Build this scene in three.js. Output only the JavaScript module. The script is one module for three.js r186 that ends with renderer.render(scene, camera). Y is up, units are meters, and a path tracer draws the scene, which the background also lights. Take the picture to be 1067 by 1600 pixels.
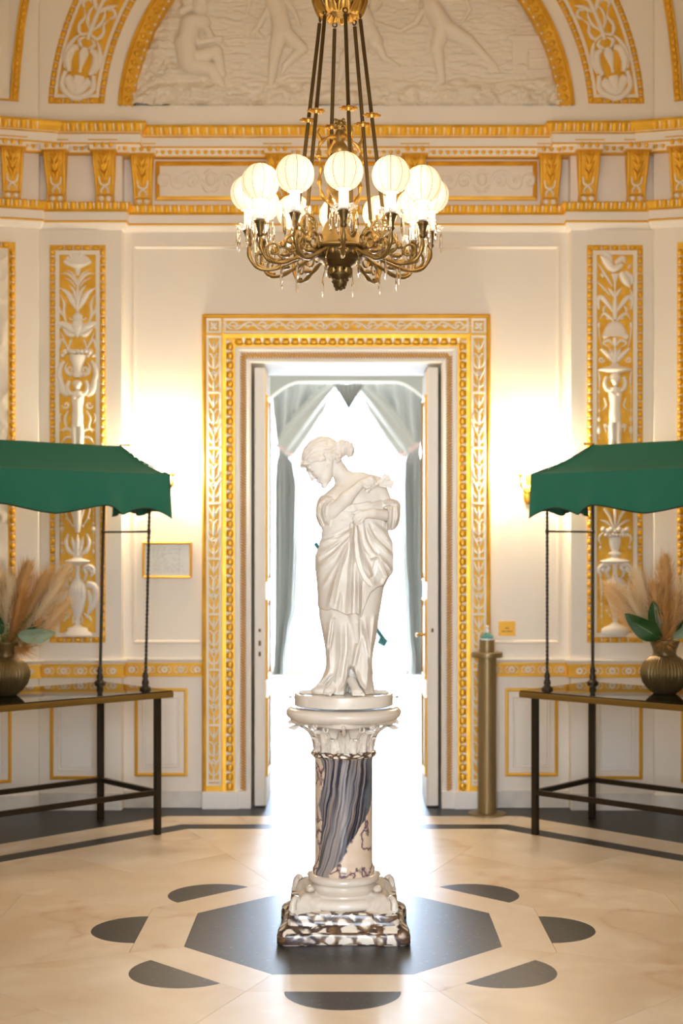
import * as THREE from 'three';
import { mergeGeometries } from 'three/addons/utils/BufferGeometryUtils.js';
import { RoundedBoxGeometry } from 'three/addons/geometries/RoundedBoxGeometry.js';
import { RectAreaLightUniformsLib } from 'three/addons/lights/RectAreaLightUniformsLib.js';

// ───────────────────────── camera, daylight, exposure ─────────────────────────
const scene = new THREE.Scene();
const renderer = new THREE.WebGLRenderer();
renderer.toneMapping = THREE.LinearToneMapping;
renderer.toneMappingExposure = 1.08;
renderer.shadowMap.enabled = true;
RectAreaLightUniformsLib.init();

const FOCAL = 2260;                                   // focal length in pixels of a 1067 x 1600 frame (a 50 mm lens)
const EYE = 1.5;
const camera = new THREE.PerspectiveCamera(2 * Math.atan(800 / FOCAL) * 180 / Math.PI, 1067 / 1600, 0.1, 200);
camera.position.set(0, EYE, 0);
camera.lookAt(0, EYE, -10);
camera.setViewOffset(1067, 1600, -7.5, -50, 1067, 1600); // level camera, lens shifted: horizon at row 850, axis at column 541
camera.focus = 5.5;
camera.userData.fStop = 2.2;
scene.add(camera);

const SKY = new THREE.Color(0.74, 0.91, 1.15);        // bright overcast daylight outside the window of the far room
const SKY_GAIN = 10.0;
scene.background = SKY.clone();
scene.backgroundIntensity = SKY_GAIN;
const DAY = new THREE.RectAreaLight(new THREE.Color(0.70, 0.88, 1.14), 25, 1.9, 3.3);  // the same daylight entering at the window pane
DAY.position.set(0, 1.75, -16.42);
DAY.lookAt(0, 1.75, 0);
scene.add(DAY);

const DAY2 = new THREE.RectAreaLight(new THREE.Color(1.0, 0.98, 0.96), 5.8, 2.5, 2.9);  // daylight entering at the tall window behind the camera
DAY2.position.set(0, 1.95, 0.78);
DAY2.lookAt(0, 1.95, -5);
scene.add(DAY2);
const LAMP = new THREE.Color(1.0, 0.83, 0.60);        // warm bulbs
const GLOBE_CD = 0.27, SCONCE_CD = 1.2;

// ───────────────────────── helpers ─────────────────────────
const V3 = (x, y, z) => new THREE.Vector3(x, y, z);
const PI = Math.PI, { sin, cos, abs, min, max, hypot, floor, sqrt, pow } = Math;
const lerp = (a, b, t) => a + (b - a) * t, clamp = (x, a = 0, b = 1) => min(b, max(a, x)), sstep = (a, b, x) => { const t = clamp((x - a) / (b - a)); return t * t * (3 - 2 * t); };
let seed = 12345;
const rnd = () => { seed = (seed * 1664525 + 1013904223) >>> 0; return seed / 4294967296; };
const rr = (a, b) => a + (b - a) * rnd();
// measured columns and rows of the photograph -> metres at a given distance
const mx = (px, d) => (px - 541) * d / FOCAL, my = (py, d) => EYE + (850 - py) * d / FOCAL;

const taken = new Map();
function numbered(n) { const k = taken.get(n) ?? 0; taken.set(n, k + 1); return k ? n + '_' + String(k).padStart(3, '0') : n; }
function shade(o) { o.castShadow = o.receiveShadow = true; return o; }
function join(gs) {
  gs = (Array.isArray(gs) ? gs : [gs]).map((g) => { let h = g.index ? g.toNonIndexed() : g; if (!h.attributes.normal) h.computeVertexNormals(); if (!h.attributes.uv) h.setAttribute('uv', new THREE.BufferAttribute(new Float32Array(h.attributes.position.count * 2), 2)); for (const k of Object.keys(h.attributes)) if (!['position', 'normal', 'uv'].includes(k)) h.deleteAttribute(k); return h; });
  return gs.length > 1 ? mergeGeometries(gs) : gs[0];
}
function part(name, gs, mat, parent, pos, rot, scl) {
  const m = shade(new THREE.Mesh(Array.isArray(gs) ? join(gs) : gs, mat)); m.name = name;
  if (pos) m.position.set(...pos); if (rot) m.rotation.set(...rot); if (scl) m.scale.set(...(Array.isArray(scl) ? scl : [scl, scl, scl]));
  parent.add(m); return m;
}
function tag(o, label, category, group, kind) { o.userData.label = label; o.userData.category = category; if (group) o.userData.group = group; if (kind) o.userData.kind = kind; return o; }
function thing(name, label, category, pos = [0, 0, 0], turn = 0, group, kind) {
  const g = new THREE.Group(); g.name = numbered(name); g.position.set(...pos); g.rotation.y = turn; scene.add(g); return tag(g, label, category, group, kind);
}
const struct = (name, label, category, pos, turn) => thing(name, label, category, pos, turn, undefined, 'structure');
function sub(name, parent, pos = [0, 0, 0], turn = 0) { const g = new THREE.Group(); g.name = name; g.position.set(...pos); g.rotation.y = turn; parent.add(g); return g; }

// geometry makers
function quads(rows, closedU = false) {   // rows[j][i] = [x,y,z] -> smooth grid with uv 0..1
  const n = rows[0].length, P = [], U = [], I = [];
  rows.forEach((r, j) => r.forEach((p, i) => { P.push(...p); U.push(i / (n - 1), j / (rows.length - 1)); }));
  for (let j = 0; j + 1 < rows.length; j++) for (let i = 0; i + 1 < n; i++) { const a = j * n + i, b = a + 1, c = a + n, d = c + 1; I.push(a, b, d, a, d, c); }
  const g = new THREE.BufferGeometry(); g.setAttribute('position', new THREE.Float32BufferAttribute(P, 3)); g.setAttribute('uv', new THREE.Float32BufferAttribute(U, 2)); g.setIndex(I); g.computeVertexNormals(); return g;
}
function boxUV(g, s = 1) {   // uv in metres by the way each face points
  g = g.index ? g.toNonIndexed() : g; const p = g.attributes.position, U = new Float32Array(p.count * 2), a = V3(), b = V3(), c = V3();
  for (let i = 0; i < p.count; i += 3) {
    a.fromBufferAttribute(p, i); b.fromBufferAttribute(p, i + 1); c.fromBufferAttribute(p, i + 2);
    const n = b.clone().sub(a).cross(c.clone().sub(a)), ax = abs(n.x), ay = abs(n.y), az = abs(n.z);
    [a, b, c].forEach((q, k) => { const [u, v] = ay >= ax && ay >= az ? [q.x, q.z] : ax >= az ? [q.z, q.y] : [q.x, q.y]; U[(i + k) * 2] = u * s; U[(i + k) * 2 + 1] = v * s; });
  }
  g.setAttribute('uv', new THREE.BufferAttribute(U, 2)); return g;
}
const box = (w, h, d, x = 0, y = 0, z = 0) => new THREE.BoxGeometry(w, h, d).translate(x, y, z);
const rbox = (w, h, d, x = 0, y = 0, z = 0, r = 0.004) => new RoundedBoxGeometry(w, h, d, 2, min(r, w / 2.2, h / 2.2, d / 2.2)).translate(x, y, z);
const cyl = (r1, r0, h, x = 0, y = 0, z = 0, n = 16) => new THREE.CylinderGeometry(r1, r0, h, n).translate(x, y, z);
const ball = (r, x = 0, y = 0, z = 0, sx = 1, sy = 1, sz = 1, n = 12) => new THREE.SphereGeometry(r, n, max(6, n * 0.7 | 0)).scale(sx, sy, sz).translate(x, y, z);
const lathe = (pts, n = 32) => new THREE.LatheGeometry(pts.map(([r, y]) => new THREE.Vector2(max(r, 0.0001), y)), n);
const curve = (pts) => new THREE.CatmullRomCurve3(pts.map((p) => V3(...p)), false, 'centripetal');
const tube = (pts, r, n = 16, k = 6) => new THREE.TubeGeometry(pts.length > 2 ? curve(pts) : new THREE.LineCurve3(V3(...pts[0]), V3(...pts[1])), n, r, k);
function taperTube(pts, rad, n = 16, k = 8) {   // rad(t)
  const c = curve(pts), fr = c.computeFrenetFrames(n), rows = [];
  for (let j = 0; j <= n; j++) { const p = c.getPointAt(j / n), r = rad(j / n), row = []; for (let i = 0; i <= k; i++) { const a = i / k * 2 * PI; const q = p.clone().addScaledVector(fr.normals[j], cos(a) * r).addScaledVector(fr.binormals[j], sin(a) * r); row.push([q.x, q.y, q.z]); } rows.push(row); }
  return quads(rows);
}
// half-round tapering stroke lying in the xy plane, raised in z
function ribbon(pts, w, h, { n = 10, k = 5, lobes = 0, w0 = 0.15, w1 = 0.1, peak = 0.4 } = {}) {
  const c = new THREE.CatmullRomCurve3(pts.map(([x, y]) => V3(x, y, 0)), false, 'centripetal'), rows = [];
  for (let j = 0; j <= n; j++) {
    const t = j / n, p = c.getPoint(t), d = c.getTangent(t);
    let s = t < peak ? lerp(w0, 1, sin(t / peak * PI / 2)) : lerp(w1, 1, cos((t - peak) / (1 - peak) * PI / 2)); if (lobes) s *= 0.72 + 0.28 * abs(cos(t * PI * lobes));
    const row = []; for (let i = 0; i <= k; i++) { const a = PI * i / k; row.push([p.x - d.y * cos(a) * w * s, p.y + d.x * cos(a) * w * s, sin(a) * h * (0.35 + 0.65 * s)]); } rows.push(row);
  }
  return quads(rows);
}
// mitred sweep of a profile [[offset, height], ...] along a 2-D path; result (pathx, pathy, height)
function sweep(path, closed, prof) {
  const n = path.length, off = [];
  for (let i = 0; i < n; i++) {
    const a = closed ? path[(i + n - 1) % n] : path[max(0, i - 1)], b = path[i], c = closed ? path[(i + 1) % n] : path[min(n - 1, i + 1)];
    const dir = (p, q) => { const l = hypot(q[0] - p[0], q[1] - p[1]) || 1; return [(q[0] - p[0]) / l, (q[1] - p[1]) / l]; };
    let d1 = (a === b) ? dir(b, c) : dir(a, b), d2 = (c === b) ? d1 : dir(b, c);
    const n1 = [-d1[1], d1[0]], n2 = [-d2[1], d2[0]]; let mxx = n1[0] + n2[0], myy = n1[1] + n2[1]; const q = mxx * n1[0] + myy * n1[1]; off.push([mxx / q, myy / q]);
  }
  const P = [], U = []; const m = closed ? n : n - 1; let run = 0;
  for (let i = 0; i < m; i++) {
    const j = (i + 1) % n, len = hypot(path[j][0] - path[i][0], path[j][1] - path[i][1]); let pr = 0;
    for (let k = 0; k + 1 < prof.length; k++) {
      const [o1, h1] = prof[k], [o2, h2] = prof[k + 1], A = [path[i][0] + off[i][0] * o1, path[i][1] + off[i][1] * o1, h1], B = [path[j][0] + off[j][0] * o1, path[j][1] + off[j][1] * o1, h1], C = [path[j][0] + off[j][0] * o2, path[j][1] + off[j][1] * o2, h2], D = [path[i][0] + off[i][0] * o2, path[i][1] + off[i][1] * o2, h2], e = hypot(o2 - o1, h2 - h1);
      P.push(...A, ...B, ...C, ...A, ...C, ...D); U.push(run, pr, run + len, pr, run + len, pr + e, run, pr, run + len, pr + e, run, pr + e); pr += e;
    }
    run += len;
  }
  const g = new THREE.BufferGeometry(); g.setAttribute('position', new THREE.Float32BufferAttribute(P, 3)); g.setAttribute('uv', new THREE.Float32BufferAttribute(U, 2)); g.computeVertexNormals(); return g;
}
const plan = (g) => { const p = g.attributes.position; for (let i = 0; i < p.count; i++) { const x = p.getX(i), d = p.getY(i), h = p.getZ(i); p.setXYZ(i, x, h, -d); } g.computeVertexNormals(); return g; };
const rectPath = (x0, x1, y0, y1) => [[x0, y0], [x1, y0], [x1, y1], [x0, y1]];   // offsets point inward
const frameGeo = (x0, x1, y0, y1, prof) => sweep(rectPath(x0, x1, y0, y1), true, prof);
const extr = (pts, depth, bevel = 0) => new THREE.ExtrudeGeometry(new THREE.Shape(pts.map(([x, y]) => new THREE.Vector2(x, y))), { depth, bevelEnabled: bevel > 0, bevelSize: bevel, bevelThickness: bevel, bevelSegments: 1, curveSegments: 8 });

// noise
const H = (x, y, z = 0) => { let h = (x * 374761393 + y * 668265263 + z * 2147483647) | 0; h = Math.imul(h ^ (h >>> 13), 1274126177); h ^= h >>> 16; return (h >>> 0) / 4294967296; };
function vnoise(x, y, per = 0, s = 0) { const xi = floor(x), yi = floor(y), u = x - xi, v = y - yi, a = u * u * (3 - 2 * u), b = v * v * (3 - 2 * v), w = (k) => per ? ((k % per) + per) % per : k; return lerp(lerp(H(w(xi), w(yi), s), H(w(xi + 1), w(yi), s), a), lerp(H(w(xi), w(yi + 1), s), H(w(xi + 1), w(yi + 1), s), a), b); }
function fbm(x, y, oct = 4, per = 0, s = 0) { let a = 0.5, t = 0; for (let o = 0; o < oct; o++) { t += a * vnoise(x, y, per, s + o); x *= 2; y *= 2; per *= 2; a *= 0.5; } return t / (1 - pow(0.5, oct)); }
function n3(x, y, z) { return (vnoise(x, y + z * 1.7, 0, 3) + vnoise(y + 5.3, z - x * 0.9, 0, 5) + vnoise(z + 1.1, x + y * 0.7, 0, 7)) / 3; }
function tex(w, h, fn, srgb = true, rx = 1, ry = 1) {
  const d = new Uint8Array(w * h * 4);
  for (let j = 0; j < h; j++) for (let i = 0; i < w; i++) { const c = fn(i / w, j / h), q = (j * w + i) * 4; for (let k = 0; k < 3; k++) d[q + k] = clamp(Array.isArray(c) ? c[k] : c) * 255; d[q + 3] = 255; }
  const t = new THREE.DataTexture(d, w, h); t.wrapS = t.wrapT = THREE.RepeatWrapping; t.magFilter = THREE.LinearFilter; t.minFilter = THREE.LinearMipmapLinearFilter; t.generateMipmaps = true; if (srgb) t.colorSpace = THREE.SRGBColorSpace; t.repeat.set(rx, ry); t.needsUpdate = true; return t;
}
const mix3 = (a, b, t) => [lerp(a[0], b[0], t), lerp(a[1], b[1], t), lerp(a[2], b[2], t)];
const std = (color, o = {}) => new THREE.MeshPhysicalMaterial({ color, roughness: 0.6, ...o, side: THREE.DoubleSide });

// ───────────────────────── materials ─────────────────────────
const plasterBump = tex(256, 256, (u, v) => fbm(u * 16, v * 16, 4, 16, 2), false);
const cream = std('#f0e6d6', { roughness: 0.62, bumpMap: plasterBump, bumpScale: 0.0006 });
const creamLow = std('#f1e9dc', { roughness: 0.5, bumpMap: plasterBump, bumpScale: 0.0005 });
const stucco = std('#ece0cd', { roughness: 0.7 });
const reliefWhite = std('#f0e5d5', { roughness: 0.6 });
const goldTone = tex(256, 256, (u, v) => { const n = fbm(u * 12, v * 12, 4, 12, 11), m = fbm(u * 40, v * 40, 2, 40, 12); return mix3([0.83, 0.60, 0.14], [0.97, 0.77, 0.28], clamp(n * 0.9 + m * 0.3 - 0.1)); });
const gold = std('#ffffff', { map: goldTone, metalness: 0.55, roughness: 0.42, bumpMap: plasterBump, bumpScale: 0.0008 });
const goldFlat = std('#e3ae3d', { metalness: 0.45, roughness: 0.5 });
const goldField = std('#ffffff', { map: goldTone, metalness: 0.35, roughness: 0.55 });
const baseStone = std('#ffffff', { roughness: 0.3, map: tex(256, 256, (u, v) => mix3([0.80, 0.77, 0.72], [0.92, 0.89, 0.84], clamp(fbm(u * 6, v * 6, 5, 6, 21) * 1.6 - 0.3))) });
function marbleTex(s) { return tex(512, 512, (u, v) => {
  const a = fbm(u * 4, v * 4, 5, 4, s), b = fbm(u * 8 + a * 2, v * 8, 4, 8, s + 9), vein = pow(1 - abs(2 * fbm(u * 3, v * 3, 5, 3, s + 4) - 1), 14) * 0.55;
  let c = mix3([0.85, 0.76, 0.63], [0.94, 0.88, 0.79], clamp(a * 1.5 - 0.25)); c = mix3(c, [0.98, 0.93, 0.85], clamp((b - 0.55) * 1.6)); c = mix3(c, [0.72, 0.52, 0.34], vein * clamp(b * 2 - 0.6)); return c; }); }
const beige = [31, 57, 83].map((s) => std('#ffffff', { map: marbleTex(s), roughness: 0.34 }));
const darkStone = std('#ffffff', { roughness: 0.38, specularIntensity: 0.62, map: tex(512, 512, (u, v) => { const a = fbm(u * 64, v * 64, 2, 64, 61), b = fbm(u * 10, v * 10, 3, 10, 65), s = H(floor(u * 160), floor(v * 160), 5) > 0.985 ? 0.16 : 0; return [0.085 + a * 0.06 + s + b * 0.04, 0.085 + a * 0.06 + s + b * 0.035, 0.08 + a * 0.055 + s * 0.8 + b * 0.03]; }) });
const jointMat = std('#8a7558', { roughness: 0.7 });
const statueStone = std('#efeae2', { roughness: 0.62, map: tex(256, 256, (u, v) => mix3([0.90, 0.87, 0.83], [1, 0.99, 0.97], clamp(fbm(u * 5, v * 5, 5, 5, 71) * 1.7 - 0.3))) });
const pedStone = std('#ece5da', { roughness: 0.22, map: statueStone.map });
const bronze = std('#8a7040', { metalness: 0.85, roughness: 0.38 });
const bronzeDark = std('#5d4a2b', { metalness: 0.85, roughness: 0.42 });
const brass = std('#e0a840', { metalness: 0.8, roughness: 0.32 });
const iron = std('#3a3124', { metalness: 0.5, roughness: 0.45 });
const whitePaint = std('#efe9df', { roughness: 0.42 });

// ───────────────────────── room shell ─────────────────────────
const D0 = 5.633, DW = 8.23, DP = 8.15, DB = 8.11;      // distances: room centre, door wall, pilasters, outer bays
const KW = DW / FOCAL, KP = DP / FOCAL;
const wx = (px) => mx(px, DW), wy = (py) => my(py, DW), py_ = (py) => my(py, DP);
const prism = (poly, y0, y1) => extr(poly, y1 - y0).rotateX(-PI / 2).translate(0, y0, 0);
const OPEN_W = 0.541, OPEN_H = 2.527, ROOM_H = 5.3, BACK = 8.83;

// floor: inlaid octagonal marble
function insetPoly(p, e) {
  const n = p.length, s = p.reduce((t, a, i) => t + a[0] * p[(i + 1) % n][1] - p[(i + 1) % n][0] * a[1], 0) > 0 ? 1 : -1;
  return p.map((b, i) => { const a = p[(i + n - 1) % n], c = p[(i + 1) % n], l1 = hypot(b[0] - a[0], b[1] - a[1]), l2 = hypot(c[0] - b[0], c[1] - b[1]);
    const n1 = [-(b[1] - a[1]) / l1 * s, (b[0] - a[0]) / l1 * s], n2 = [-(c[1] - b[1]) / l2 * s, (c[0] - b[0]) / l2 * s], m = [n1[0] + n2[0], n1[1] + n2[1]], q = max(0.3, m[0] * n1[0] + m[1] * n1[1]); return [b[0] + m[0] / q * e, b[1] + m[1] / q * e]; });
}
{
  const fl = struct('floor', 'polished beige and black marble floor inlaid with octagons and half discs', 'floor');
  const CX = -0.012;
  part('bed', boxUV(box(6.8, 0.05, 10.2, 0, -0.029, -3.73)), jointMat, fl);
  const slab = (name, poly, mat, e = 0.0009) => { const g = extr(insetPoly(poly, e), 0.02).rotateX(-PI / 2).translate(0, -0.02, 0); const u = g.attributes.uv, a = rr(0, 6), ox = rr(0, 3), oy = rr(0, 3), s = 0.75, p = g.attributes.position;
    for (let i = 0; i < u.count; i++) { const X = p.getX(i), Z = p.getZ(i); u.setXY(i, (X * cos(a) - Z * sin(a)) * s + ox, (X * sin(a) + Z * cos(a)) * s + oy); } return part(name, g, mat, fl); };
  const at = (r, a) => [CX + r * cos(a), D0 + r * sin(a)];
  const R = (ap) => ap / cos(PI / 8), A = (k) => PI / 8 + k * PI / 4;
  const mid = (ap, k) => at(ap, PI / 4 + k * PI / 4);
  slab('octagon_slab', Array.from({ length: 8 }, (_, k) => at(R(0.592), A(k))), darkStone);
  for (let k = 0; k < 8; k++) {
    const a0 = A(k), a1 = A(k + 1), b = beige[k % 3], c = beige[(k + 1) % 3], ac = PI / 4 + k * PI / 4;
    slab('border_slab', [at(R(0.592), a0), at(R(0.592), a1), at(R(0.785), a1), at(R(0.785), a0)], beige[0], 0.0006);
    const hd = [], r = 0.195; for (let i = 0; i <= 20; i++) { const t = -PI / 2 + PI * i / 20, o = 0.785 + r * cos(t), s = r * sin(t); hd.push([CX + o * cos(ac) - s * sin(ac), D0 + o * sin(ac) + s * cos(ac)]); }
    slab('half_disc_slab', hd, darkStone);
    slab('field_slab', [at(R(0.785), a0), ...hd, at(R(0.785), a1), at(R(1.376), a1), at(R(1.376), a0)], c);
    const m1 = mid(1.376, k), m2 = mid(1.985, k);
    slab('field_slab', [at(R(1.376), a0), m1, m2, at(R(1.985), a0)], b); slab('field_slab', [m1, at(R(1.376), a1), at(R(1.985), a1), m2], beige[(k + 2) % 3]);
    slab('band_slab', [at(R(1.985), a0), at(R(1.985), a1), at(R(2.107), a1), at(R(2.107), a0)], darkStone);
    slab('band_slab', [at(R(2.107), a0), at(R(2.107), a1), at(R(2.343), a1), at(R(2.343), a0)], beige[k % 3]);
    const far = (a) => at(3.55 / max(abs(cos(a)), abs(sin(a)), 0.72), a);
    slab('corner_slab', [at(R(2.343), a0), far(a0), ...(k % 2 ? [] : [at(4.6, ac)]), far(a1), at(R(2.343), a1)].map(([x, d]) => [clamp(x, -3.2, 3.2), min(d, 8.84)]), darkStone);
  }
  for (let i = 0; i < 3; i++) slab('field_slab', [[-3.2 + i * 2.133, -1], [-1.067 + i * 2.133, -1], [-1.067 + i * 2.133, D0 - 3.6], [-3.2 + i * 2.133, D0 - 3.6]], beige[i]);
}
// walls
const wb = struct('wall_back', 'cream plaster wall around the gilded double doorway', 'wall');
part('plaster', boxUV(extr([[-1.266, 0], [-OPEN_W, 0], [-OPEN_W, OPEN_H], [OPEN_W, OPEN_H], [OPEN_W, 0], [1.266, 0], [1.266, ROOM_H], [-1.266, ROOM_H]], BACK - DW - 0.1).translate(0, 0, -BACK + 0.1)), cream, wb);
const sides = [-1, 1], wl = {}, bay = {};
for (const s of sides) {
  const side = s < 0 ? 'left' : 'right';
  wl[s] = struct('wall_' + side, s < 0 ? 'cream pilaster wall with gilded panel of winged figure and vase, behind pale framed notice' : 'cream pilaster wall with gilded panel of doves and urns, beyond the sanitiser stand', 'wall');
  part('plaster', boxUV(prism([[s * 1.266, DP], [s * 1.727, DP], [s * 1.727, BACK], [s * 1.266, BACK]], 0, 3.84)), cream, wl[s]);
  bay[s] = struct('wall_bay_' + side, s < 0 ? 'cream angled bay wall with large framed relief behind the dried plumes in the vase with pale leaf' : 'cream angled bay wall with gilt framed relief edge behind the vase with glossy leaves', 'wall');
  part('plaster', boxUV(prism([[s * 1.727, DB], [s * 2.6, 7.88], [s * 3.1, 7.5], [s * 3.1, BACK], [s * 1.727, BACK]], 0, ROOM_H)), cream, bay[s]);
  const sw = struct('wall_side_' + side, 'plain cream side wall of the hall ' + (s < 0 ? 'beyond the table with the pale leaf vase' : 'beyond the table with the glossy leaf vase'), 'wall');
  part('plaster', boxUV(box(0.2, ROOM_H, 9.6, s * 3.2, ROOM_H / 2, -4.0)), cream, sw);
}
{ const w = struct('wall_near', 'plain cream wall with a tall window, facing the gilded doorway', 'wall'); part('plaster', boxUV(extr([[-3.3, 0], [3.3, 0], [3.3, ROOM_H], [-3.3, ROOM_H]], 0.2).translate(0, 0, 0.8)), cream, w); w.children[0].geometry = (() => { const sh = new THREE.Shape([[-3.3, 0], [3.3, 0], [3.3, ROOM_H], [-3.3, ROOM_H]].map(([x, y]) => new THREE.Vector2(x, y))); sh.holes.push(new THREE.Path([[-1.3, 0.45], [1.3, 0.45], [1.3, 3.45], [-1.3, 3.45]].map(([x, y]) => new THREE.Vector2(x, y)))); return boxUV(new THREE.ExtrudeGeometry(sh, { depth: 0.2, bevelEnabled: false }).translate(0, 0, 0.8)); })();
  const n = struct('window_2', 'tall window facing the gilded doorway', 'window', [0, 0, 0.9]); part('window_frame', [box(0.08, 3.0, 0.08, -1.26, 1.95, 0), box(0.08, 3.0, 0.08, 1.26, 1.95, 0), box(2.6, 0.08, 0.08, 0, 0.49, 0), box(2.6, 0.08, 0.08, 0, 3.41, 0), box(0.06, 2.9, 0.07, 0, 1.95, 0)], whitePaint, n); for (const s of [-1, 1]) part('pane', box(1.17, 2.84, 0.006, s * 0.622, 1.95, 0), new THREE.MeshPhysicalMaterial({ color: '#ffffff', transmission: 1, roughness: 0, thickness: 0, ior: 1.45, side: THREE.DoubleSide }), n); }
{ const w = struct('wall_front', 'cream wall with a wide plain opening through which the hall is entered', 'wall'); part('plaster', boxUV(extr([[-3.12, 0], [-0.82, 0], [-0.82, 2.74], [0.82, 2.74], [0.82, 0], [3.12, 0], [3.12, ROOM_H], [-3.12, ROOM_H]], 0.3).translate(0, 0, -2.95)), cream, w); for (const s of sides) part('opening_moulding', rbox(0.10, 2.74, 0.03, s * 0.87, 1.37, -2.96, 0.008), whitePaint, w); part('opening_moulding', rbox(1.84, 0.10, 0.03, 0, 2.79, -2.96, 0.008), whitePaint, w); }
{ const c = struct('ceiling', 'cream plaster ceiling from which the chandelier hangs', 'ceiling'); part('plaster', boxUV(box(6.8, 0.2, 10.2, 0, ROOM_H + 0.1, -4)), cream, c); }

// ornament kit shared by all walls: pieces are half-round strokes, shells and turned forms in low relief
const eggGeo = new THREE.SphereGeometry(1, 10, 7), coneGeo = new THREE.ConeGeometry(1, 1, 6).rotateX(PI / 2 * 0), dartGeo = new THREE.OctahedronGeometry(1, 0);
function kit(parent, k, cx, mat, ox = 0) {       // drawing in photograph-scale units: dx from the centre line, row py; k = metres per unit
  const X = (dx) => (dx) * k, Y = (p) => EYE + (850 - p) * k;
  const o = {
    at: [ox],
    leaf(pts, w, h = 3, opt = {}) { for (const s of opt.both === false ? [1] : [1, -1]) part(opt.name ?? 'leaf', ribbon(pts.map(([a, b]) => [X(a * s), Y(b)]), w * k, h * k, { w0: 0.5, ...opt }), opt.mat ?? mat, parent); },
    one(pts, w, h = 3, opt = {}) { o.leaf(pts, w, h, { ...opt, both: false }); },
    blob(dx, p, rx, ry, h, name = 'bud', both = true, m = mat) { for (const s of both && dx ? [1, -1] : [1]) part(name, eggGeo, m, parent, [X(dx * s), Y(p), 0], null, [rx * k, ry * k, h * k]); },
    turn(prof, name = 'vase', depth = 0.45, dx = 0) { part(name, lathe(prof.map(([r, p]) => [r * k, Y(p)]), 20).scale(1, 1, depth), mat, parent, [X(dx), 0, 0]); },
    fan(dx, p, n, r, spread, a0 = 0, w = 2.4, name = 'shell') { const gs = []; for (let i = 0; i < n; i++) { const a = a0 + (n > 1 ? (i / (n - 1) - 0.5) * spread : 0); gs.push(ribbon([[X(dx), Y(p)], [X(dx) + sin(a) * r * 0.6 * k, Y(p) + cos(a) * r * 0.6 * k], [X(dx) + sin(a) * r * k, Y(p) + cos(a) * r * k]], w * k, w * k, { w0: 0.3, w1: 0.7, peak: 0.8, n: 6 })); } part(name, gs, mat, parent); },
    rose(dx, p, r, n = 6, m = mat) { const gs = [new THREE.SphereGeometry(r * 0.3 * k, 8, 6).translate(0, 0, r * 0.3 * k)]; for (let i = 0; i < n; i++) { const a = i / n * 2 * PI; gs.push(ball(1, 0, 0, 0, r * 0.36 * k, r * 0.36 * k, r * 0.3 * k, 8).translate(cos(a) * r * 0.62 * k, sin(a) * r * 0.62 * k, 0)); } part('rosette', gs, m, parent, [X(dx), Y(p), 0]); },
    curl(dx, p, r, turns = 1.2, dir = 1, w = 1.6, a0 = 0) { for (const s of dx ? [1, -1] : [1]) { const pts = []; for (let i = 0; i <= 12; i++) { const t = i / 12, a = a0 + dir * t * turns * 2 * PI; pts.push([X(s * (dx + cos(a) * r * (1 - t * 0.8))), Y(p + sin(a) * r * (1 - t * 0.8))]); } part('scroll', ribbon(pts, w * k, w * k, { n: 16, w0: 0.6, w1: 0.6 }), mat, parent); } },
    drop(dx, p0, p1, n = 4) { for (const s of dx ? [1, -1] : [1]) { const gs = []; for (let i = 0; i < n; i++) { const p = lerp(p0, p1, i / max(1, n - 1)), q = i % 2 ? 1.2 : 2.1; gs.push(ball(q * k, 0, Y(p), 0, 1, 1.4, 0.8, 8)); } gs.push(tube([[0, Y(p0), 0], [0, Y(p1), 0]], 0.5 * k, 1, 5)); part('pendant', gs, mat, parent, [X(dx * s), 0, 0]); } },
    figure(dx, head, p = {}) {                    // small half-figure with raised arms
      const gs = [ball(6 * k, X(dx), Y(head), 3 * k, 1, 1.15, 1, 12)];
      const lim = (pts, w, h) => gs.push(ribbon(pts.map(([a, b]) => [X(dx + a), Y(b)]), w * k, h * k, { w0: 0.9, w1: 0.75, n: 10, k: 7 }));
      gs.push(ball(7.5 * k, X(dx), Y(head - 3), 2 * k, 1.1, 0.8, 0.8, 10));
      lim([[0, head + 5], [0, head + 13]], 3.6, 5); lim([[0, head + 9], [0, head + 20], [0, head + 36]], 10.5, 8); lim([[0, head + 28], [0, head + 40], [0, head + 50]], 8.4, 7.4); lim([[0, head + 42], [0, head + 54], [0, head + 64]], 9.6, 8);
      for (const s of sides) { gs.push(ball(4.6 * k, X(dx + s * 4.4), Y(head + 19), 5.6 * k, 1, 0.9, 0.7, 8)); lim([[s * 6, head + 14], [s * 13, head + 11], [s * 16, head + 2], [s * 13.5, head - 8]], 3.8, 5); lim([[s * 4, head + 56], [s * 5.4, head + 72], [s * 4.4, head + 88], [s * 6, head + 98]], 5.4, 6); }
      part('figure', gs, mat, parent);
    },
  };
  return o;
}
// rows of gilt eggs and white darts along a straight run (local xy plane of parent)
function beadRow(parent, x0, y0, x1, y1, pitch, ew, eh, z, out, eggMat, dartMat, eggName = 'egg') {
  const L = hypot(x1 - x0, y1 - y0), n = max(1, Math.round(L / pitch)), a = Math.atan2(y1 - y0, x1 - x0);
  for (let i = 0; i < n; i++) {
    const t = (i + 0.5) / n, m = part(eggName, eggGeo, eggMat, parent, [lerp(x0, x1, t), lerp(y0, y1, t), z], [0, 0, a], [ew, eh, out]);
    if (dartMat && i) { const q = i / n; part('dart', dartGeo, dartMat, parent, [lerp(x0, x1, q), lerp(y0, y1, q), z], [0, 0, a], [pitch * 0.13, eh * 0.95, out * 0.9]); }
  }
}
const gildLine = (w, h) => [[0, 0], [0, h], [w, h], [w, 0]];
const round = (o, w, h) => Array.from({ length: 6 }, (_, i) => [o + w * i / 5, h * sin(PI * i / 5) + 0.0005]);

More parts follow.
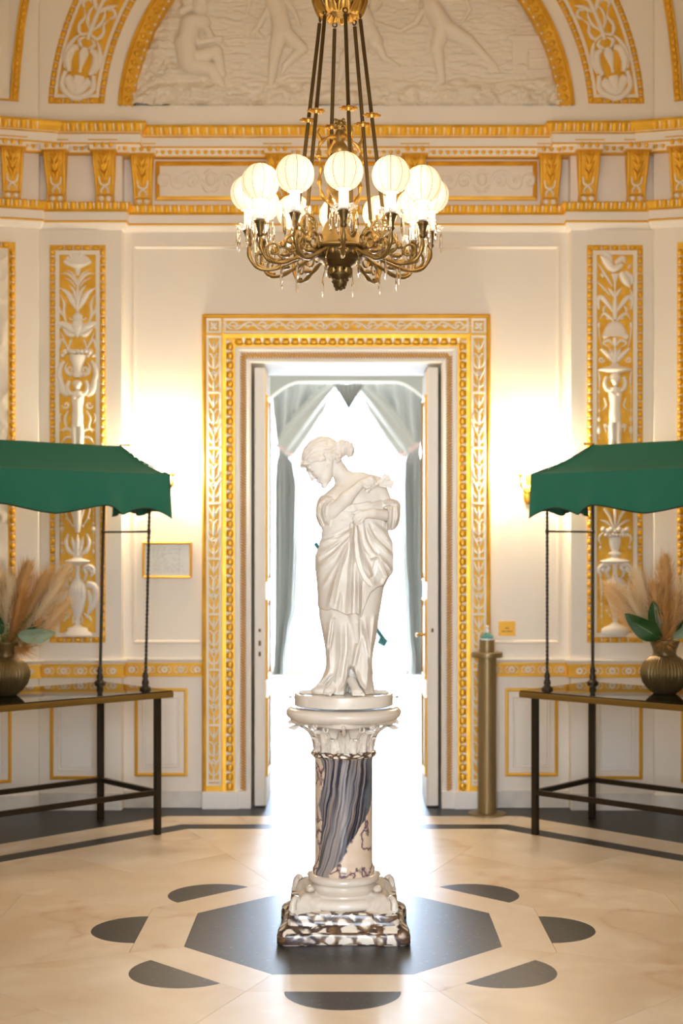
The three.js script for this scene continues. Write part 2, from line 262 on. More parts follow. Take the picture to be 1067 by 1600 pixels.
// door-wall panel mouldings, dado panels, baseboards, dado rail
function dadoPanel(parent, x0, x1, y0, y1, z) {
  const g = sub('dado_panel', parent, [0, 0, z]);
  part('gilt_frame', frameGeo(x0, x1, y0, y1, [[0, 0], [0.002, 0.012], [0.012, 0.014], [0.018, 0.006], [0.02, 0]]), goldFlat, g);
  part('raised_field', [frameGeo(x0 + 0.045, x1 - 0.045, y0 + 0.05, y1 - 0.05, [[0, 0], [0.004, 0.009], [0.016, 0.003], [0.02, 0.009]]), box(x1 - x0 - 0.13, y1 - y0 - 0.14, 0.018, (x0 + x1) / 2, (y0 + y1) / 2, 0)], creamLow, g);
}
for (const s of sides) {
  const m = (a, b) => s < 0 ? [wx(a), wx(b)] : [-wx(b), -wx(a)];
  const [a, b] = m(210, 293); dadoPanel(wb, a, b, wy(1213), wy(1075), -DW);
  const [c, d] = m(207, 312);
  part('wall_moulding', sweep(s < 0 ? [[d, wy(1006)], [c, wy(1006)], [c, wy(383)], [0, wy(383)]] : [[0, wy(383)], [d, wy(383)], [d, wy(1006)], [c, wy(1006)]], false, [[0, 0], [-0.003, 0.010], [-0.012, 0.013], [-0.02, 0.004], [-0.022, 0]].map(([o, h]) => [s < 0 ? o : o, h])), cream, wb, [0, 0, -DW]);
  const q = (px) => s * (541 - px) * KP;
  const [e, f] = [q(78), q(160)].sort((u, v) => u - v); dadoPanel(wl[s], e, f, py_(1218), py_(1075), -DP);
}
const PATH = [[-3.1, 7.5], [-2.6, 7.88], [-1.727, DB], [-1.727, DP], [-1.266, DP], [-1.266, DW], [-0.0, DW], [1.266, DW], [1.266, DP], [1.727, DP], [1.727, DB], [2.6, 7.88], [3.1, 7.5]];
const leftPath = (x) => [...PATH.slice(0, 6), [-x, DW]], rightPath = (x) => leftPath(x).map(([a, d]) => [-a, d]).reverse();
const outp = (pr) => pr.map(([o, h]) => [-o, h]);        // profile offsets toward the room
for (const s of sides) {
  const P = (x) => s < 0 ? leftPath(x) : rightPath(x), side = s < 0 ? 'left' : 'right', where = s < 0 ? 'below the framed notice' : 'behind the sanitiser stand';
  const b = struct('baseboard_' + side, 'grey veined marble baseboard running along the wall ' + where, 'baseboard');
  const path = P(0.80);
  path.slice(0, -1).forEach((p, i) => { const q = path[i + 1], len = hypot(q[0] - p[0], q[1] - p[1]); if (len < 0.1) return;
    const n = max(1, Math.round(len / 0.75)), ang = Math.atan2(q[1] - p[1], q[0] - p[0]); for (let k = 0; k < n; k++) { const t = (k + 0.5) / n; part('stone_slab', boxUV(rbox(len / n - 0.002, 0.098, 0.028, 0, 0.049, 0, 0.004), 1.3), baseStone, b, [lerp(p[0], q[0], t), 0, -lerp(p[1], q[1], t)], [0, ang, 0]); } });
  const t = struct(s < 0 ? 'trim_1' : 'trim_2', 'gilded dado rail with white rosettes running ' + where, 'dado rail');
  const y0 = wy(1057), y1 = wy(1035);
  part('ledge', plan(sweep(P(0.815), false, outp([[0, y1 + 0.028], [0.03, y1 + 0.026], [0.034, y1 + 0.018], [0.024, y1 + 0.006], [0.02, y1 - 0.001]]))), creamLow, t);
  part('gilt_fillet', [plan(sweep(P(0.815), false, outp([[0, y1], [0.024, y1], [0.024, y1 - 0.012], [0.014, y1 - 0.013]]))), plan(sweep(P(0.815), false, outp([[0.014, y0 + 0.014], [0.022, y0 + 0.013], [0.022, y0 + 0.002], [0, y0]])))], goldFlat, t);
  part('gilt_band', plan(sweep(P(0.815), false, outp([[0.013, y1 - 0.012], [0.013, y0 + 0.013]]))), goldField, t);
  const yc = (y0 + y1) / 2, petal = join([0, 1, 2, 3, 4, 5, 6, 7].map((i) => ball(1, 0.0125 * cos(i * PI / 4), 0.0125 * sin(i * PI / 4), 0, 0.0085, 0.0085, 0.007, 8)));
  const star = join([[1, 1], [1, -1], [-1, 1], [-1, -1]].map(([a, c]) => ribbon([[a * 0.028, c * 0.020], [a * 0.014, c * 0.012], [a * 0.009, 0]], 0.0034, 0.005, { n: 5, w0: 0.7, w1: 0.5 })));
  path.slice(0, -1).forEach((p, i) => { const q = path[i + 1], len = hypot(q[0] - p[0], q[1] - p[1]); if (len < 0.1) return; const n = Math.round(len / 0.0865), ang = Math.atan2(q[1] - p[1], q[0] - p[0]), nx = [sin(ang), -cos(ang)];
    for (let k = 0; k < n; k++) { const u = (k + 0.5) / n, x = lerp(p[0], q[0], u) + nx[0] * 0.013, d = lerp(p[1], q[1], u) + nx[1] * 0.013; const r = part('rosette', petal, reliefWhite, t, [x, yc, -d], [0, ang, 0]); part('rosette_heart', eggGeo, goldFlat, r, [0, 0, 0.004], null, [0.0055, 0.0055, 0.006]);
      const u2 = k / n; if (k) part('leaf_cross', star, reliefWhite, t, [lerp(p[0], q[0], u2) + nx[0] * 0.013, yc, -lerp(p[1], q[1], u2) - nx[1] * 0.013], [0, ang, 0]); } });
}

// ───────────── entablature: trim_3 ─────────────
{
  const t = struct('trim_3', 'white and gilded entablature with leaf bands, console brackets and relief panels', 'cornice');
  const seg = (pr) => plan(sweep(PATH, false, outp(pr)));
  part('corona', seg([[0, 3.85], [0.155, 3.838], [0.150, 3.836], [0.125, 3.776], [0.122, 3.772], [0.122, 3.724], [0.065, 3.722], [0.062, 3.742], [0.05, 3.742]]), creamLow, t);
  part('gilt_cyma', seg([[0.157, 3.84], [0.159, 3.828], [0.150, 3.812], [0.136, 3.795], [0.128, 3.785], [0.130, 3.777], [0.124, 3.775]]), gold, t);
  part('gilt_fillet', [seg([[0.123, 3.729], [0.125, 3.727], [0.125, 3.721], [0.118, 3.720]]), seg([[0.064, 3.742], [0.066, 3.736], [0.062, 3.733]]), seg([[0.052, 3.694], [0.05, 3.688], [0, 3.686]]), seg([[0, 3.317], [0.034, 3.317], [0.037, 3.311], [0.034, 3.306], [0, 3.305]])], goldFlat, t);
  part('egg_band', seg([[0.052, 3.740], [0.060, 3.725], [0.052, 3.700], [0.05, 3.692]]), reliefWhite, t);
  part('frieze', seg([[0.004, 3.70], [0.004, 3.40]]), creamLow, t);
  part('gilt_leaf_band', seg([[0, 3.418], [0.056, 3.416], [0.057, 3.408], [0.048, 3.395], [0.038, 3.375], [0.040, 3.366], [0, 3.364]]), gold, t);
  part('fascia', seg([[0, 3.365], [0.032, 3.365], [0.032, 3.325], [0.028, 3.300], [0.012, 3.275], [0, 3.27]]), creamLow, t);
  // rows of separate leaves, eggs and darts
  const leafG = join([ribbon([[0, 0.026], [0, 0.008], [0, -0.020]], 0.0185, 0.012, { lobes: 3, n: 9, w0: 0.8, w1: 0.45, peak: 0.35 })]);
  const dartG = join([ribbon([[0, 0.022], [0, -0.018]], 0.005, 0.006, { n: 4, w0: 1, w1: 0.2, peak: 0.1 }), ribbon([[-0.009, 0.022], [0.009, 0.022]], 0.004, 0.005, { n: 4 })]);
  const runs = PATH.slice(0, -1).map((p, i) => [p, PATH[i + 1]]).filter(([p, q]) => hypot(p[0] - q[0], p[1] - q[1]) > 0.1);
  const row = (pitch, out, y, tilt, fn, ext) => runs.forEach(([p, q]) => { const ang = Math.atan2(q[1] - p[1], q[0] - p[0]), nx = [sin(ang), -cos(ang)]; let len = hypot(q[0] - p[0], q[1] - p[1]), e0 = 0, e1 = 0;
    if (abs(p[0]) < 1.8 && abs(q[0]) < 1.8) { const pil = abs(p[0] - q[0]) < 0.6, front = abs(p[1] - DW) < 0.01; if (pil) { (p[0] < 0 ? (e1 = out) : (e0 = out)); } else if (front) { if (p[0] < -1) e0 = -out; if (q[0] > 1) e1 = -out; } }
    const L = len + e0 + e1, n = max(1, Math.round(L / pitch)); for (let k = 0; k < n; k++) for (const h of [0, 0.5]) { const u = ((k + 0.25 + h) / n * L - e0) / len; fn(h > 0, lerp(p[0], q[0], u) + nx[0] * out, y, -(lerp(p[1], q[1], u) + nx[1] * out), ang, tilt); } });
  row(0.050, 0.142, 3.806, 0.5, (h, x, y, z, a, tl) => { const m = part(h ? 'dart' : 'leaf', h ? dartG : leafG, h ? reliefWhite : gold, t, [x, y, z]); m.rotation.order = 'YXZ'; m.rotation.set(tl, a, 0); });
  row(0.046, 0.050, 3.392, 0.45, (h, x, y, z, a, tl) => { const m = part(h ? 'dart' : 'leaf', h ? dartG : leafG, h ? reliefWhite : gold, t, [x, y, z], null, 0.82); m.rotation.order = 'YXZ'; m.rotation.set(tl, a, 0); });
  row(0.040, 0.058, 3.717, 0.0, (h, x, y, z, a) => h ? part('dart', dartGeo, reliefWhite, t, [x, y, z], [0, a, 0], [0.005, 0.016, 0.010]) : part('egg', eggGeo, gold, t, [x, y, z], [0, a, 0], [0.0115, 0.0165, 0.012]));
  // console brackets
  const consoleAt = (x, d, ang) => {
    const c = sub('console_bracket', t, [x, 0, -d], ang), W = 0.054;
    const top = [[-W - 0.024, 3.742], [W + 0.024, 3.742], [W + 0.018, 3.694], [-W - 0.018, 3.694]];
    part('cap_block', extr(top, 0.115, 0.002), reliefWhite, c);
    for (let i = -1; i <= 1; i++) part('egg', eggGeo, gold, c, [i * 0.042, 3.718, 0.116], null, [0.013, 0.018, 0.012]);
    part('gilt_fillet', [box(2 * W + 0.054, 0.007, 0.124, 0, 3.744, 0.062), box(2 * W + 0.04, 0.006, 0.12, 0, 3.691, 0.06)], goldFlat, c);
    const pf = [[0, 3.690], [0.100, 3.690], [0.104, 3.660], [0.094, 3.61], [0.07, 3.55], [0.052, 3.50], [0.046, 3.455], [0.052, 3.43], [0.046, 3.418], [0, 3.418]];
    const taper = (y) => lerp(0.82, 1.06, clamp((y - 3.42) / 0.27));
    const bodyG = extr(pf, 2 * W).rotateY(-PI / 2).translate(W, 0, 0); const pp = bodyG.attributes.position; for (let i = 0; i < pp.count; i++) pp.setX(i, pp.getX(i) * taper(pp.getY(i))); bodyG.computeVertexNormals();
    part('bracket_body', bodyG, goldField, c);
    const face = (y) => { for (let i = 1; i < pf.length - 2; i++) if (y <= pf[i][1] && y >= pf[i + 1][1]) return lerp(pf[i][0], pf[i + 1][0], (pf[i][1] - y) / (pf[i][1] - pf[i + 1][1])); return 0.046; };
    const bend = (g) => { const p = g.attributes.position; for (let i = 0; i < p.count; i++) p.setZ(i, p.getZ(i) + face(p.getY(i))); g.computeVertexNormals(); return g; };
    for (const s of sides) part('edge_roll', bend(ribbon([[s * W * 1.0, 3.685], [s * W * 0.93, 3.6], [s * W * 0.84, 3.5], [s * W * 0.8, 3.455]], 0.008, 0.010, { w0: 1, w1: 1, n: 12 })), gold, c);
    for (const [yy, w] of [[3.675, 0.030], [3.63, 0.034], [3.585, 0.028]]) for (const s of sides) part('leaf', bend(ribbon([[s * 0.003, yy - 0.05], [s * 0.012, yy - 0.02], [s * w, yy + 0.006]], 0.011, 0.022, { n: 6, w0: 0.6 })), gold, c);
    part('leaf', bend(ribbon([[0, 3.685], [0, 3.62], [0, 3.55]], 0.013, 0.026, { n: 8, lobes: 3 })), gold, c);
    for (const s of sides) part('scroll', bend(ribbon([[s * 0.030, 3.55], [s * 0.022, 3.515], [0, 3.505], [-s * 0.02, 3.48], [-s * 0.016, 3.462], [-s * 0.003, 3.462]], 0.0062, 0.011, { n: 12, w0: 0.6, w1: 0.6 })), reliefWhite, c);
    part('foot_bar', box(0.096, 0.008, 0.066, 0, 3.458, 0.033), goldFlat, c);
    for (const s of [-0.5, 0.5]) part('foot_bead', eggGeo, reliefWhite, c, [s * 0.042, 3.436, 0.048], null, [0.017, 0.016, 0.012]);
    part('foot_post', [box(0.009, 0.036, 0.062, -0.044, 3.436, 0.031), box(0.009, 0.036, 0.062, 0.044, 3.436, 0.031)], goldFlat, c);
  };
  for (const s of sides) { consoleAt(s * 1.150, DW, 0); consoleAt(s * 0.386, DW, 0); consoleAt(s * 1.352, DP, 0); consoleAt(s * 1.624, DP, 0);
    const ba = Math.atan2(DB - 7.88, 0.873) * s; for (const u of [0.16, 0.5, 0.84]) consoleAt(s * lerp(1.727, 2.6, u), lerp(DB, 7.88, u), -ba); }
  // relief panels between the consoles of the door wall
  for (const [a, b] of [[-1.085, -0.458], [-0.314, 0.314], [0.458, 1.085]]) {
    const p = sub('relief_panel', t, [0, 0, -DW + 0.006]);
    part('gilt_frame', frameGeo(a, b, wy(314), wy(253), [[0, 0], [0.002, 0.016], [0.010, 0.018], [0.014, 0.008], [0.022, 0.011], [0.026, 0]]), gold, p);
    const w = b - a - 0.05, h = wy(253) - wy(314) - 0.05, cx = (a + b) / 2, cyy = (wy(253) + wy(314)) / 2;
    part('field', box(w, h, 0.006, cx, cyy, 0), reliefWhite, p);
    const face = [ball(0.032, 0, 0.008, 0.004, 0.9, 1.2, 0.6, 12), ribbon([[-0.04, 0.035], [0, 0.058], [0.04, 0.035]], 0.012, 0.014), ribbon([[-0.05, -0.02], [-0.02, -0.055], [0, -0.06]], 0.012, 0.012), ribbon([[0.05, -0.02], [0.02, -0.055], [0, -0.06]], 0.012, 0.012)];
    part('mask', face, reliefWhite, p, [cx, cyy, 0.003]);
    for (const s of sides) { for (const [q, dd] of [[0.10, 1], [0.19, -1], [0.265, 1]]) { if (q > w / 2 - 0.02) continue; const pts = []; for (let i = 0; i <= 14; i++) { const u = i / 14, an = PI * (1 - u * 2.4) * dd; pts.push([q * s + s * cos(an) * 0.045 * (1 - u * 0.75), sin(an) * 0.05 * (1 - u * 0.75)]); } part('scroll', ribbon(pts, 0.010, 0.011, { n: 16, w0: 0.8, w1: 0.8, lobes: 4 }), reliefWhite, p, [cx, cyy, 0.003]); part('bud', eggGeo, reliefWhite, p, [cx + s * q, cyy, 0.004], null, [0.012, 0.012, 0.009]); }
      part('leaf', ribbon([[s * 0.03, -0.01], [s * 0.08, 0.045], [s * 0.13, 0.055], [s * 0.17, 0.035]], 0.012, 0.01, { lobes: 3 }), reliefWhite, p, [cx, cyy, 0.003]); }
  }
}

// ───────────── gilded pilaster panels ─────────────
function pilasterPanel(parent, cx, draw) {
  const z = -DP, k = KP, HW = 43.5, y0 = py_(1004), y1 = py_(383);
  const p = sub('ornament_panel', parent, [cx, 0, z]);
  const X = HW * k;
  part('white_margin', frameGeo(-X + 8.5 * k, X - 8.5 * k, y0 + 8.5 * k, y1 - 8.5 * k, [[0, 0], [0.001, 0.010], [6.5 * k, 0.008], [7 * k, 0]]), reliefWhite, p);
  part('gilt_bed', frameGeo(-X, X, y0, y1, [[0, 0], [0, 0.005], [9 * k, 0.005]]), goldField, p);
  part('gilt_field', boxUV(box(2 * X - 29 * k, y1 - y0 - 29 * k, 0.004, 0, (y0 + y1) / 2, 0.002), 2), goldField, p);
  const e = 4.4 * k, pitch = 13.4 * k;
  beadRow(p, -X + e, y0 + e, -X + e, y1 - e, pitch, pitch * 0.40, 4.0 * k, 0.006, 0.011, gold, reliefWhite); beadRow(p, X - e, y0 + e, X - e, y1 - e, pitch, pitch * 0.40, 4.0 * k, 0.006, 0.011, gold, reliefWhite);
  beadRow(p, -X + 2 * e, y0 + e, X - 2 * e, y0 + e, pitch, pitch * 0.40, 4.0 * k, 0.006, 0.011, gold, reliefWhite); beadRow(p, -X + 2 * e, y1 - e, X - 2 * e, y1 - e, pitch, pitch * 0.40, 4.0 * k, 0.006, 0.011, gold, reliefWhite);
  const r = sub('relief', p, [0, 0, 0.004]); draw(kit(r, k, 0, reliefWhite));
  for (const c of [...r.children]) { c.position.z += 0.004; p.add(c); } p.remove(r);
}
pilasterPanel(wl[-1], (121.5 - 541) * KP, (m) => {
  m.fan(0, 420, 9, 24, 2.1, 0, 4.2); m.turn([[13, 414], [11, 417], [5, 421], [4, 427], [2, 431]], 'cup');
  m.leaf([[1, 446], [6, 436], [16, 428], [27, 428]], 2.6); m.leaf([[1, 440], [8, 428], [18, 422]], 1.8); m.leaf([[3, 450], [10, 440], [21, 434]], 1.8, 2.4, { lobes: 5 });
  m.one([[0, 488], [0, 465], [0, 434]], 3.2, 3.4, { w0: 0.9 });
  m.leaf([[2, 482], [10, 468], [16, 458], [28, 450]], 5.5, 4, { lobes: 4 }); m.leaf([[2, 470], [6, 455], [13, 446]], 3, 3, { lobes: 3 });
  m.leaf([[18, 503], [22, 490], [21, 474], [28, 460]], 3.2, 3, { lobes: 3 }); m.leaf([[20, 496], [27, 487], [28, 478]], 2);
  m.turn([[2, 488], [6, 491], [8, 497], [6, 502], [3, 504]], 'bulb'); m.curl(8, 496, 5, 0.8, 1);
  m.leaf([[2, 520], [12, 512], [22, 507], [30, 506]], 6, 4, { w1: 0.5 }); m.one([[0, 502], [0, 515], [0, 528]], 10, 5, { w0: 0.8 }); m.leaf([[4, 524], [14, 522], [24, 513]], 4.5, 4); m.blob(28, 511, 3, 3, 3);
  m.leaf([[26, 520], [20, 534], [15, 544], [10, 530], [8, 540]], 1.6, 2.2, { n: 18 }); m.leaf([[28, 544], [25, 530], [21, 538]], 1.8);
  for (const q of [-20, -13, -6, 0, 6, 13, 20]) m.blob(q, 550 - (q % 2 ? 2 : 0), 4.6, 4.8, 5, 'flower', false); for (const q of [-24, -10, 3, 16, 25]) m.blob(q, 556, 3.6, 3.2, 4, 'flower', false);
  m.turn([[14, 555], [13, 562], [8, 572], [6.5, 578], [7, 583], [9, 586], [5, 590]], 'basket', 0.5);
  m.curl(11, 578, 7, 1.3, -1, 1.9, PI); m.leaf([[9, 588], [16, 584], [19, 574], [15, 566]], 2.2); m.leaf([[24, 600], [29, 588], [27, 574], [21, 564]], 4.6, 4.5, { w1: 0.5 }); m.leaf([[14, 618], [22, 612], [26, 600], [27, 586]], 6, 4.5, { w1: 0.4 });
  m.figure(0, 603); m.curl(18, 633, 6, 1.1, 1, 1.8); m.leaf([[14, 642], [20, 654], [18, 668], [24, 676]], 2.2); m.leaf([[26, 646], [28, 654], [25, 662]], 1.5); m.leaf([[6, 676], [16, 670], [28, 673]], 2.6, 3); m.leaf([[6, 684], [18, 684], [26, 694]], 2.6, 3, { lobes: 3 });
  m.leaf([[4, 760], [12, 742], [10, 722], [20, 712]], 5, 4, { lobes: 4 }); m.leaf([[3, 735], [8, 716], [4, 702]], 3.4); m.turn([[3, 745], [7, 752], [4, 760], [9, 768], [5, 776]], 'stem_vase');
  m.one([[0, 832], [0, 812], [0, 784]], 6.5, 5, { w0: 0.5, w1: 1 }); m.leaf([[1, 826], [6, 806], [13, 790]], 2.6); m.leaf([[20, 788], [17, 806], [9, 820], [3, 824]], 1.4, 2.4, { lobes: 6 }); m.blob(8, 822, 2.2, 2, 2.5); m.blob(17, 810, 2.2, 2, 2.5);
  m.drop(24.5, 788, 864, 6); m.blob(24.5, 827, 3.6, 4.4, 4); m.blob(24.5, 862, 2, 4, 2.5);
  m.leaf([[2, 868], [14, 860], [18, 846], [14, 834]], 4.2, 4, { lobes: 3, w1: 0.4 }); m.leaf([[1, 868], [6, 852], [9, 838]], 4, 4, { lobes: 3 }); m.one([[0, 868], [0, 850], [0, 834]], 4.5, 5, { lobes: 3, w0: 0.8 });
  m.turn([[4, 866], [7, 869], [8, 872], [20, 876], [21, 878], [12, 881], [4, 884], [3.4, 895], [5, 904], [11, 912], [14, 920], [14, 934], [10, 952], [5, 964], [3, 968], [5, 971], [3, 975], [8, 979], [16, 981], [17, 986], [22, 988], [24, 993]], 'vase', 0.45);
  for (const q of [-9, -5.5, -2, 2, 5.5, 9]) m.one([[q * 0.9, 914], [q * 1.05, 926], [q, 938]], 1.5, 8, { w0: 0.7 });
  m.leaf([[10, 908], [13, 896], [10, 888], [17, 884], [25, 888], [25, 897]], 3.6, 5, { w1: 0.7, n: 16 }); m.leaf([[21, 890], [22, 898], [19, 902]], 2.6, 3.4); m.blob(18, 889, 5, 4.6, 5);
  m.leaf([[14, 912], [26, 916], [29, 930], [22, 948], [17, 958]], 6.5, 5.5, { w0: 0.8, w1: 0.4, n: 14 }); m.leaf([[17, 922], [20, 944], [13, 966]], 3.8, 4); m.leaf([[10, 958], [19, 966], [22, 972]], 2.4, 3); m.leaf([[7, 962], [7, 974]], 1.7, 3, { w1: 0.8 });
});
pilasterPanel(wl[1], (960.5 - 541) * KP, (m) => {
  // pair of doves on a stem
  m.one([[-23, 400], [-14, 408], [-4, 420], [8, 416]], 7, 6, { w0: 0.1, w1: 0.7, name: 'dove' }); m.blob(9, 415, 4.4, 4, 5, 'dove', false); m.one([[0, 412], [12, 404], [16, 412]], 5, 4, { name: 'wing' }); m.one([[-18, 396], [-10, 400], [-4, 412]], 5, 4, { name: 'wing' });
  m.one([[10, 426], [16, 438], [24, 450]], 7, 6, { w0: 0.7, name: 'dove' }); m.blob(12, 428, 4, 4, 5, 'dove', false); m.one([[16, 424], [26, 436], [25, 446]], 4.5, 4, { name: 'wing' });
  m.one([[-4, 448], [-16, 428], [-28, 410]], 2.2, 3, { name: 'stem' }); m.one([[-8, 462], [-20, 448], [-28, 440]], 2.2, 3, { lobes: 3 }); m.one([[20, 420], [26, 412]], 2.6, 3); m.one([[-22, 432], [-16, 428]], 4, 3);
  m.turn([[7, 428], [5, 432], [2, 440], [1.5, 452]], 'cup'); m.one([[24, 452], [28, 466], [26, 484]], 2, 3, { name: 'stem' });
  m.leaf([[0, 466], [6, 456], [11, 450]], 3, 3); m.one([[0, 500], [0, 478], [0, 450]], 4, 4, { w0: 0.9 }); m.leaf([[2, 488], [12, 474], [22, 464], [26, 468], [25, 484]], 4.2, 4, { n: 14, w1: 0.4 }); m.leaf([[2, 502], [10, 494], [18, 490], [24, 500]], 2.8, 3.5); m.curl(10, 496, 3.5, 1.1, 1, 1.4); m.leaf([[14, 478], [18, 484], [16, 492]], 2, 2.4);
  m.turn([[1, 501], [10, 505], [15, 512], [19, 522], [21, 527]], 'dome', 0.4); m.one([[-20, 527], [0, 520], [20, 527]], 4, 6, { w0: 1, w1: 1, name: 'dome_rim' }); m.blob(25, 508, 2.4, 5, 3); m.leaf([[26, 508], [24, 526], [20, 545]], 1.2, 2); m.leaf([[2, 540], [10, 532], [18, 536], [8, 544]], 2.6, 3); m.one([[0, 528], [0, 544]], 3.6, 4, { w0: 0.9 });
  m.leaf([[2, 566], [10, 556], [22, 545]], 4.6, 4.5, { lobes: 4, w1: 0.6 }); m.leaf([[1, 566], [5, 552], [9, 544]], 4, 4.5, { lobes: 3 }); m.one([[0, 568], [0, 552], [0, 540]], 4, 5, { w0: 0.9 }); m.curl(21, 562, 5, 1.2, -1, 1.5, PI);
  m.turn([[3, 566], [8, 572], [26, 576], [27, 579], [14, 582], [6, 584]], 'dish', 0.35); m.leaf([[26, 579], [24, 592], [25, 610]], 1.7, 2.4); m.drop(25, 612, 685, 6);
  m.figure(0, 597); m.blob(0, 590, 9, 8, 7, 'hair'); m.leaf([[17, 622], [14, 634], [20, 642]], 1.8); m.leaf([[10, 668], [16, 664], [14, 676]], 2.4); m.curl(5, 682, 5, 1, 1, 2); m.blob(25, 655, 2.6, 4, 3); m.blob(25, 672, 3, 7, 3);
  m.leaf([[4, 756], [14, 740], [10, 720], [22, 710]], 5, 4, { lobes: 4 }); m.turn([[2, 700], [6, 712], [4, 724], [9, 736], [5, 748], [8, 760], [3, 776]], 'stem_vase');
  m.one([[0, 826], [0, 806], [0, 788]], 2.6, 3.6, { w1: 0.9, peak: 0.9 }); m.leaf([[2, 824], [9, 806], [17, 794]], 2.6, 3.4, { w1: 0.8, peak: 0.9 }); m.leaf([[2, 826], [14, 816], [24, 812]], 2.2, 3);
  for (let i = -3; i <= 3; i++) { m.blob(i * 6.2, 830 - abs(i % 2) * 3, 4.4, 4.4, 5, 'flower', false); m.blob(i * 5.4 + 2, 836, 3.6, 3.4, 5, 'flower', false); } m.leaf([[18, 832], [25, 840], [22, 852]], 2.2, 3, { lobes: 3 }); m.blob(23, 856, 2.4, 3.4, 3);
  m.turn([[10, 839], [9, 850], [7, 858], [5, 861], [10, 864], [11, 866], [5, 869], [6, 871], [23, 876], [24, 879], [12, 880], [4, 883], [3.4, 895], [5, 902], [13, 906], [16, 912], [15, 924], [11, 940], [6, 956], [3.5, 962], [5, 966], [3, 971], [8, 976], [18, 980], [22, 983], [22, 990], [16, 994]], 'urn', 0.45);
  m.leaf([[8, 905], [14, 894], [9, 886], [18, 882], [26, 890], [22, 900]], 3.8, 5, { n: 16, w1: 0.6 }); m.blob(19, 890, 5, 5, 5); m.leaf([[23, 900], [21, 918], [22, 940]], 2.2, 3); m.drop(21, 944, 972, 4); m.blob(13, 954, 2, 2, 2.4); m.blob(8, 962, 2, 2, 2.4); m.one([[-15, 914], [0, 921], [15, 914]], 3, 9, { w0: 0.9, w1: 0.9, name: 'urn_band' });
});

// ───────────── bay wall panels (framed stucco reliefs) ─────────────
function reliefField(w, h, n, m, fn, mask) {      // height field w x h, hidden outside mask
  const P = [], I = [], id = [];
  for (let j = 0; j <= m; j++) for (let i = 0; i <= n; i++) { const x = (i / n - 0.5) * w, y = (j / m - 0.5) * h; id.push(P.length / 3); P.push(x, y, fn(x, y)); }
  for (let j = 0; j < m; j++) for (let i = 0; i < n; i++) { const a = j * (n + 1) + i, b = a + 1, c = a + n + 1, d = c + 1; if (mask && ![a, b, c, d].every((q) => mask(P[q * 3], P[q * 3 + 1]))) continue; I.push(a, b, d, a, d, c); }
  const g = new THREE.BufferGeometry(); g.setAttribute('position', new THREE.Float32BufferAttribute(P, 3)); g.setIndex(I); g.computeVertexNormals(); return g;
}
for (const s of sides) {
  const ang = Math.atan2(DB - 7.88, 0.873), len = hypot(0.873, DB - 7.88), p = sub('relief_panel', bay[s], [s * 1.727, 0, -DB], s < 0 ? ang : -ang);
  const k = DB / FOCAL, x0 = 0.125, x1 = len - 0.06, Y = (q) => my(q, 8.06), y0 = Y(1004), y1 = Y(378);
  const [a, b] = s < 0 ? [-x1, -x0] : [x0, x1];
  part('gilt_frame', frameGeo(a, b, y0, y1, [[0, 0], [0, 0.006], [0.032, 0.006], [0.034, 0.014], [0.040, 0.014], [0.042, 0]]), goldField, p);
  const inner = s < 0 ? b - 0.016 : a + 0.016; beadRow(p, inner, y0 + 0.03, inner, y1 - 0.03, 0.048, 0.019, 0.0145, 0.007, 0.012, gold, reliefWhite); beadRow(p, a + 0.03, y1 - 0.016, b - 0.03, y1 - 0.016, 0.048, 0.019, 0.0145, 0.007, 0.012, gold, reliefWhite);
  const w = b - a - 0.08, h = y1 - y0 - 0.08;
  part('stucco_relief', reliefField(w, h, 90, 240, (x, y) => 0.004 + 0.03 * pow(fbm(x * 5 + s * 9, y * 4, 4, 0, 33), 2) + 0.018 * clamp(fbm(x * 14, y * 12 + 7, 3, 0, 37) * 2 - 0.9) + 0.02 * max(0, sin(y * 5 + fbm(x * 3, y * 3, 2) * 7) - 0.4)), stucco, p, [(a + b) / 2, (y0 + y1) / 2, 0.002]);
  { const g = sub('dado_holder', bay[s], [s * 1.727, 0, -DB], s < 0 ? ang : -ang); const [c, d] = s < 0 ? [-0.62, -0.145] : [0.145, 0.62]; dadoPanel(g, c, d, Y(1224), Y(1076), 0); const dp = g.children[0]; bay[s].remove(g); dp.position.set(s * 1.727, 0, -DB); dp.rotation.y = s < 0 ? ang : -ang; bay[s].add(dp); }
  // upper relief of the bay, edged by a curved gilt border
  const up = sub('upper_relief', bay[s], [s * 1.727, 0, -DB], s < 0 ? ang : -ang), Q = (px, q) => [s * ((541 - px) * 8.06 / FOCAL - 1.727) * 1.03, my(q, 8.06)];
  const edge = [[27, 157], [31, 100], [37, 40], [46, -20], [60, -90], [80, -160]].map(([a, q]) => Q(a, q));
  part('gilt_border', [(() => { const g = sweep(s < 0 ? edge : edge.slice().reverse(), false, [[0, 0], [0, 0.012], [0.036, 0.010], [0.038, 0.016], [0.046, 0.016], [0.048, 0]]); return g; })(), sweep(s < 0 ? [Q(-220, 157), Q(27, 157)] : [Q(27, 157), Q(-220, 157)], false, [[0, 0], [0, 0.012], [0.02, 0.012], [0.022, 0]])], goldField, up, [0, 0, 0.002]);
  for (let i = 0; i < 16; i++) { const u = i / 16 * 3, j = floor(u), f = u - j, A = edge[j], B = edge[j + 1]; part('leaf', eggGeo, gold, up, [lerp(A[0], B[0], f) + s * 0.02, lerp(A[1], B[1], f) + 0.02, 0.013], null, [0.014, 0.018, 0.011]); }
  part('stucco_relief', reliefField(0.62, 1.2, 70, 130, (x, y) => 0.003 + 0.04 * pow(fbm(x * 6 + 3, y * 4 + s, 4, 0, 43), 2) + 0.02 * clamp(fbm(x * 15, y * 11, 3, 0, 47) * 2 - 0.8)), stucco, up, [s * 0.47, my(155, 8.06) + 0.6, 0.002]);
}

